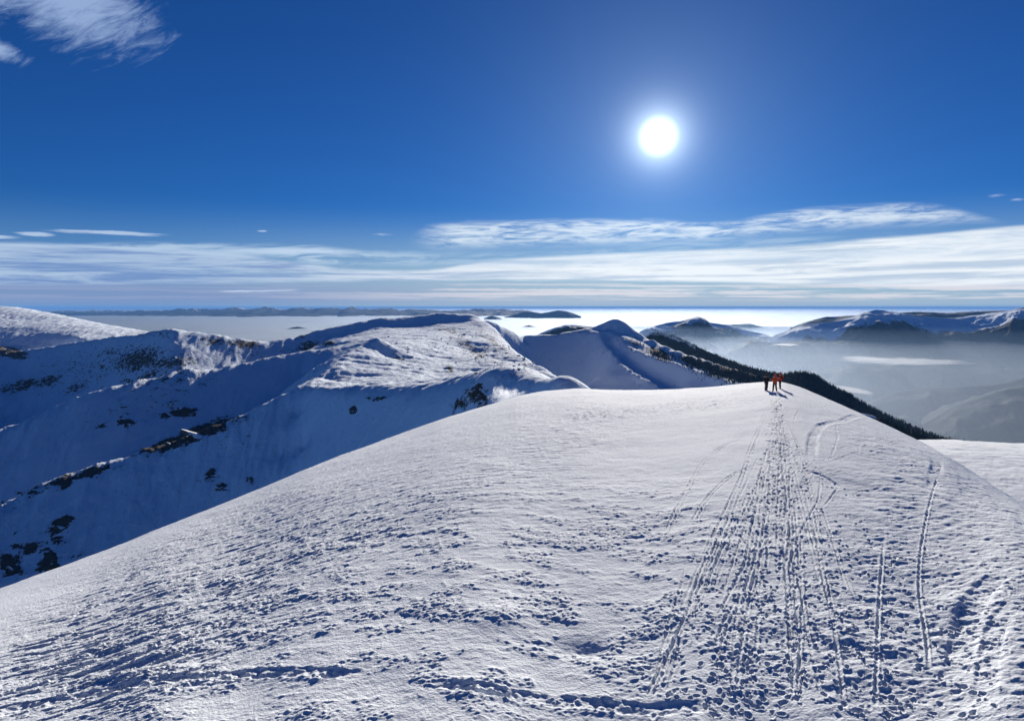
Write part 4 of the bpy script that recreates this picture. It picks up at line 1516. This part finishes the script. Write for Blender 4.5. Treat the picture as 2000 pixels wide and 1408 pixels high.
# trekking pole, carried by the hiker in black
bm = bmesh.new()
bmesh.ops.create_cone(bm, segments=8, radius1=.010, radius2=.013, depth=1.15, cap_ends=True)
me = bpy.data.meshes.new('trekking_pole')
bm.to_mesh(me)
bm.free()
me.materials.append(M_metal)
pole = link(bpy.data.objects.new('trekking_pole', me))
xx, yy, zz = near_surface(1493, 764)
pole.location = (xx - .05, yy - .05, zz + .55)
pole.rotation_euler = (.05, -.12, 0)
pole['label'] = 'slim metal trekking pole planted in the snow left of the hiker in black'
pole['category'] = 'pole'
for (nm, zc_, r1, r2, d, mt) in (('grip', .55, .02, .018, .14, M_black), ('basket', -.5, .05, .05, .012, M_black)):
    bm = bmesh.new()
    bmesh.ops.create_cone(bm, segments=12, radius1=r1, radius2=r2, depth=d, cap_ends=True)
    bmesh.ops.translate(bm, vec=(0, 0, zc_), verts=bm.verts)
    me = bpy.data.meshes.new(nm)
    bm.to_mesh(me)
    bm.free()
    me.materials.append(mt)
    link(bpy.data.objects.new(nm, me), pole)


# ------------------------------------------------------------------ air: haze, valley mist, sea of cloud, blown snow
def stuff(name, me, lab, cat):
    o = link(bpy.data.objects.new(name, me))
    o['kind'] = 'stuff'
    if lab:
        o['label'] = lab
        o['category'] = cat
    return o


def slab_mesh(name, Xg, Yg, Ztop, zbot, mat):
    """closed body: a heightfield top, a flat bottom and walls"""
    nr, nc = Xg.shape
    n = nr * nc
    co = np.concatenate([np.stack([Xg, Yg, Ztop], -1).reshape(-1, 3), np.stack([Xg, Yg, np.full_like(Xg, zbot)], -1).reshape(-1, 3)])
    top = grid_quads(nr, nc)
    bot = top[:, ::-1] + n
    i = np.arange(n).reshape(nr, nc)
    ring = np.concatenate([i[0, :-1], i[:-1, -1], i[-1, :0:-1], i[:0:-1, 0]])
    nxt = np.roll(ring, -1)
    wall = np.stack([ring, ring + n, nxt + n, nxt], -1)
    return mesh_np(name, co, np.concatenate([top, bot, wall]), [mat], smooth=False)


def box_mesh(name, x0, x1, y0, y1, z0, z1, mat):
    co = np.array([(x, y, z) for z in (z0, z1) for y in (y0, y1) for x in (x0, x1)], float)
    f = np.array([(0, 2, 3, 1), (4, 5, 7, 6), (0, 1, 5, 4), (2, 6, 7, 3), (0, 4, 6, 2), (1, 3, 7, 5)])
    return mesh_np(name, co, f, [mat], smooth=False)


stuff('haze', box_mesh('haze', -450000, 450000, -2000, 270000, -800, 42, vol_mat('haze', 2.1e-5, 0.0, (0.15, 0.38, 0.86))), None, None)

# sea of cloud: a dense body of fog with a rolling top
gy = np.exp(np.linspace(math.log(3600), math.log(255000), 300))
gu = np.linspace(-1.5, 1.5, 420)
GU, GY = np.meshgrid(gu, gy)
GX = GU * GY
amp = np.interp(GY, [3600, 12000, 40000, 255000], [10, 40, 70, 90])
CZ = -262 + amp * fbm(GX / 2600, GY / 900, 5, 601, 0.6) + 26 * fbm(GX / 700, GY / 320, 4, 603)
# it is absent over the valley on the right
sink = sstep(GU, p2um(1200, 650)[0], p2um(1330, 650)[0]) * (1 - sstep(GY, 7200, 9500))
CZ = np.maximum(CZ - 500 * sink, -699)
stuff('sea_of_cloud', slab_mesh('sea_of_cloud', GX, GY, CZ, -701, vol_mat('cloud_body', 0.004, 0.72, (.225, .265, .33))), 'bright sea of cloud filling the lowlands to the horizon', 'clouds')

gy = np.exp(np.linspace(math.log(420), math.log(9000), 110))
gu = np.linspace(.12, 1.5, 120)
GU, GY = np.meshgrid(gu, gy)
GX = GU * GY
bump = fbm(GX / 700, GY / 500, 4, 611)
stuff('valley_mist', slab_mesh('valley_mist', GX, GY, -255 + 16 * bump, -720, vol_mat('valley_mist', 0.00019, 0.74, (.27, .315, .385))), 'pale mist filling the wooded valley at the right', 'mist')
stuff('valley_mist', slab_mesh('thin_mist', GX, GY, -165 + 12 * bump, -722, vol_mat('thin_mist', 0.00004, 0.72, (.24, .31, .40))), 'thin upper veil of mist over the wooded valley at the right', 'mist')


def puff(name, px, py, Y, rx, ry, rz, dens_, lab, cat, seed, squash=True, aniso=.5):
    u, m = p2um(px, py)
    bm = bmesh.new()
    bmesh.ops.create_icosphere(bm, subdivisions=5, radius=1)
    vs = np.array([v.co[:] for v in bm.verts])
    nn = fbm(vs[:, 0] * 3.2 + seed, vs[:, 1] * 2.2 + vs[:, 2] * 1.9, 5, seed, .65)
    for v, q in zip(bm.verts, nn):
        p = v.co * (1 + .9 * float(q))
        v.co = Vector((p.x * rx, p.y * ry, p.z * rz))
    me = bpy.data.meshes.new(name)
    bm.to_mesh(me)
    bm.free()
    me.materials.append(vol_mat(name, dens_, aniso, (.42, .44, .48) if name == 'fog_bank' else (.8, .85, .92)))
    o = stuff(name, me, lab, cat)
    o.location = (u * Y, Y, m * Y)
    return o


puff('fog_bank', 1765, 706, 4250, 330, 220, 15, .0024, 'long white fog bank lying over the valley hills at the right', 'fog', 3)
puff('fog_bank', 1690, 700, 4500, 140, 160, 7, .004, 'thin left end of the white fog bank in the valley', 'fog', 5)
puff('fog_bank', 1535, 673, 5300, 90, 100, 6, .008, 'small white fog patch on the middle valley hill', 'fog', 4)
puff('fog_bank', 1668, 762, 1900, 26, 90, 5, .008, 'small white fog patch beside the dark wooded slope', 'fog', 8)
puff('blowing_snow', 978, 783, 235, 4.5, 5, 4.5, .05, 'snow blowing off the edge beside the rock knob', 'snow', 6)
puff('blowing_snow', 1000, 777, 225, 6, 5, 2.6, .05, 'low streamer of blown snow trailing from the rock knob edge', 'snow', 7)
puff('blowing_snow', 1205, 748, 1100, 50, 60, 13, .00015, 'faint veil of blown snow in front of the shaded second ridge', 'snow', 9)
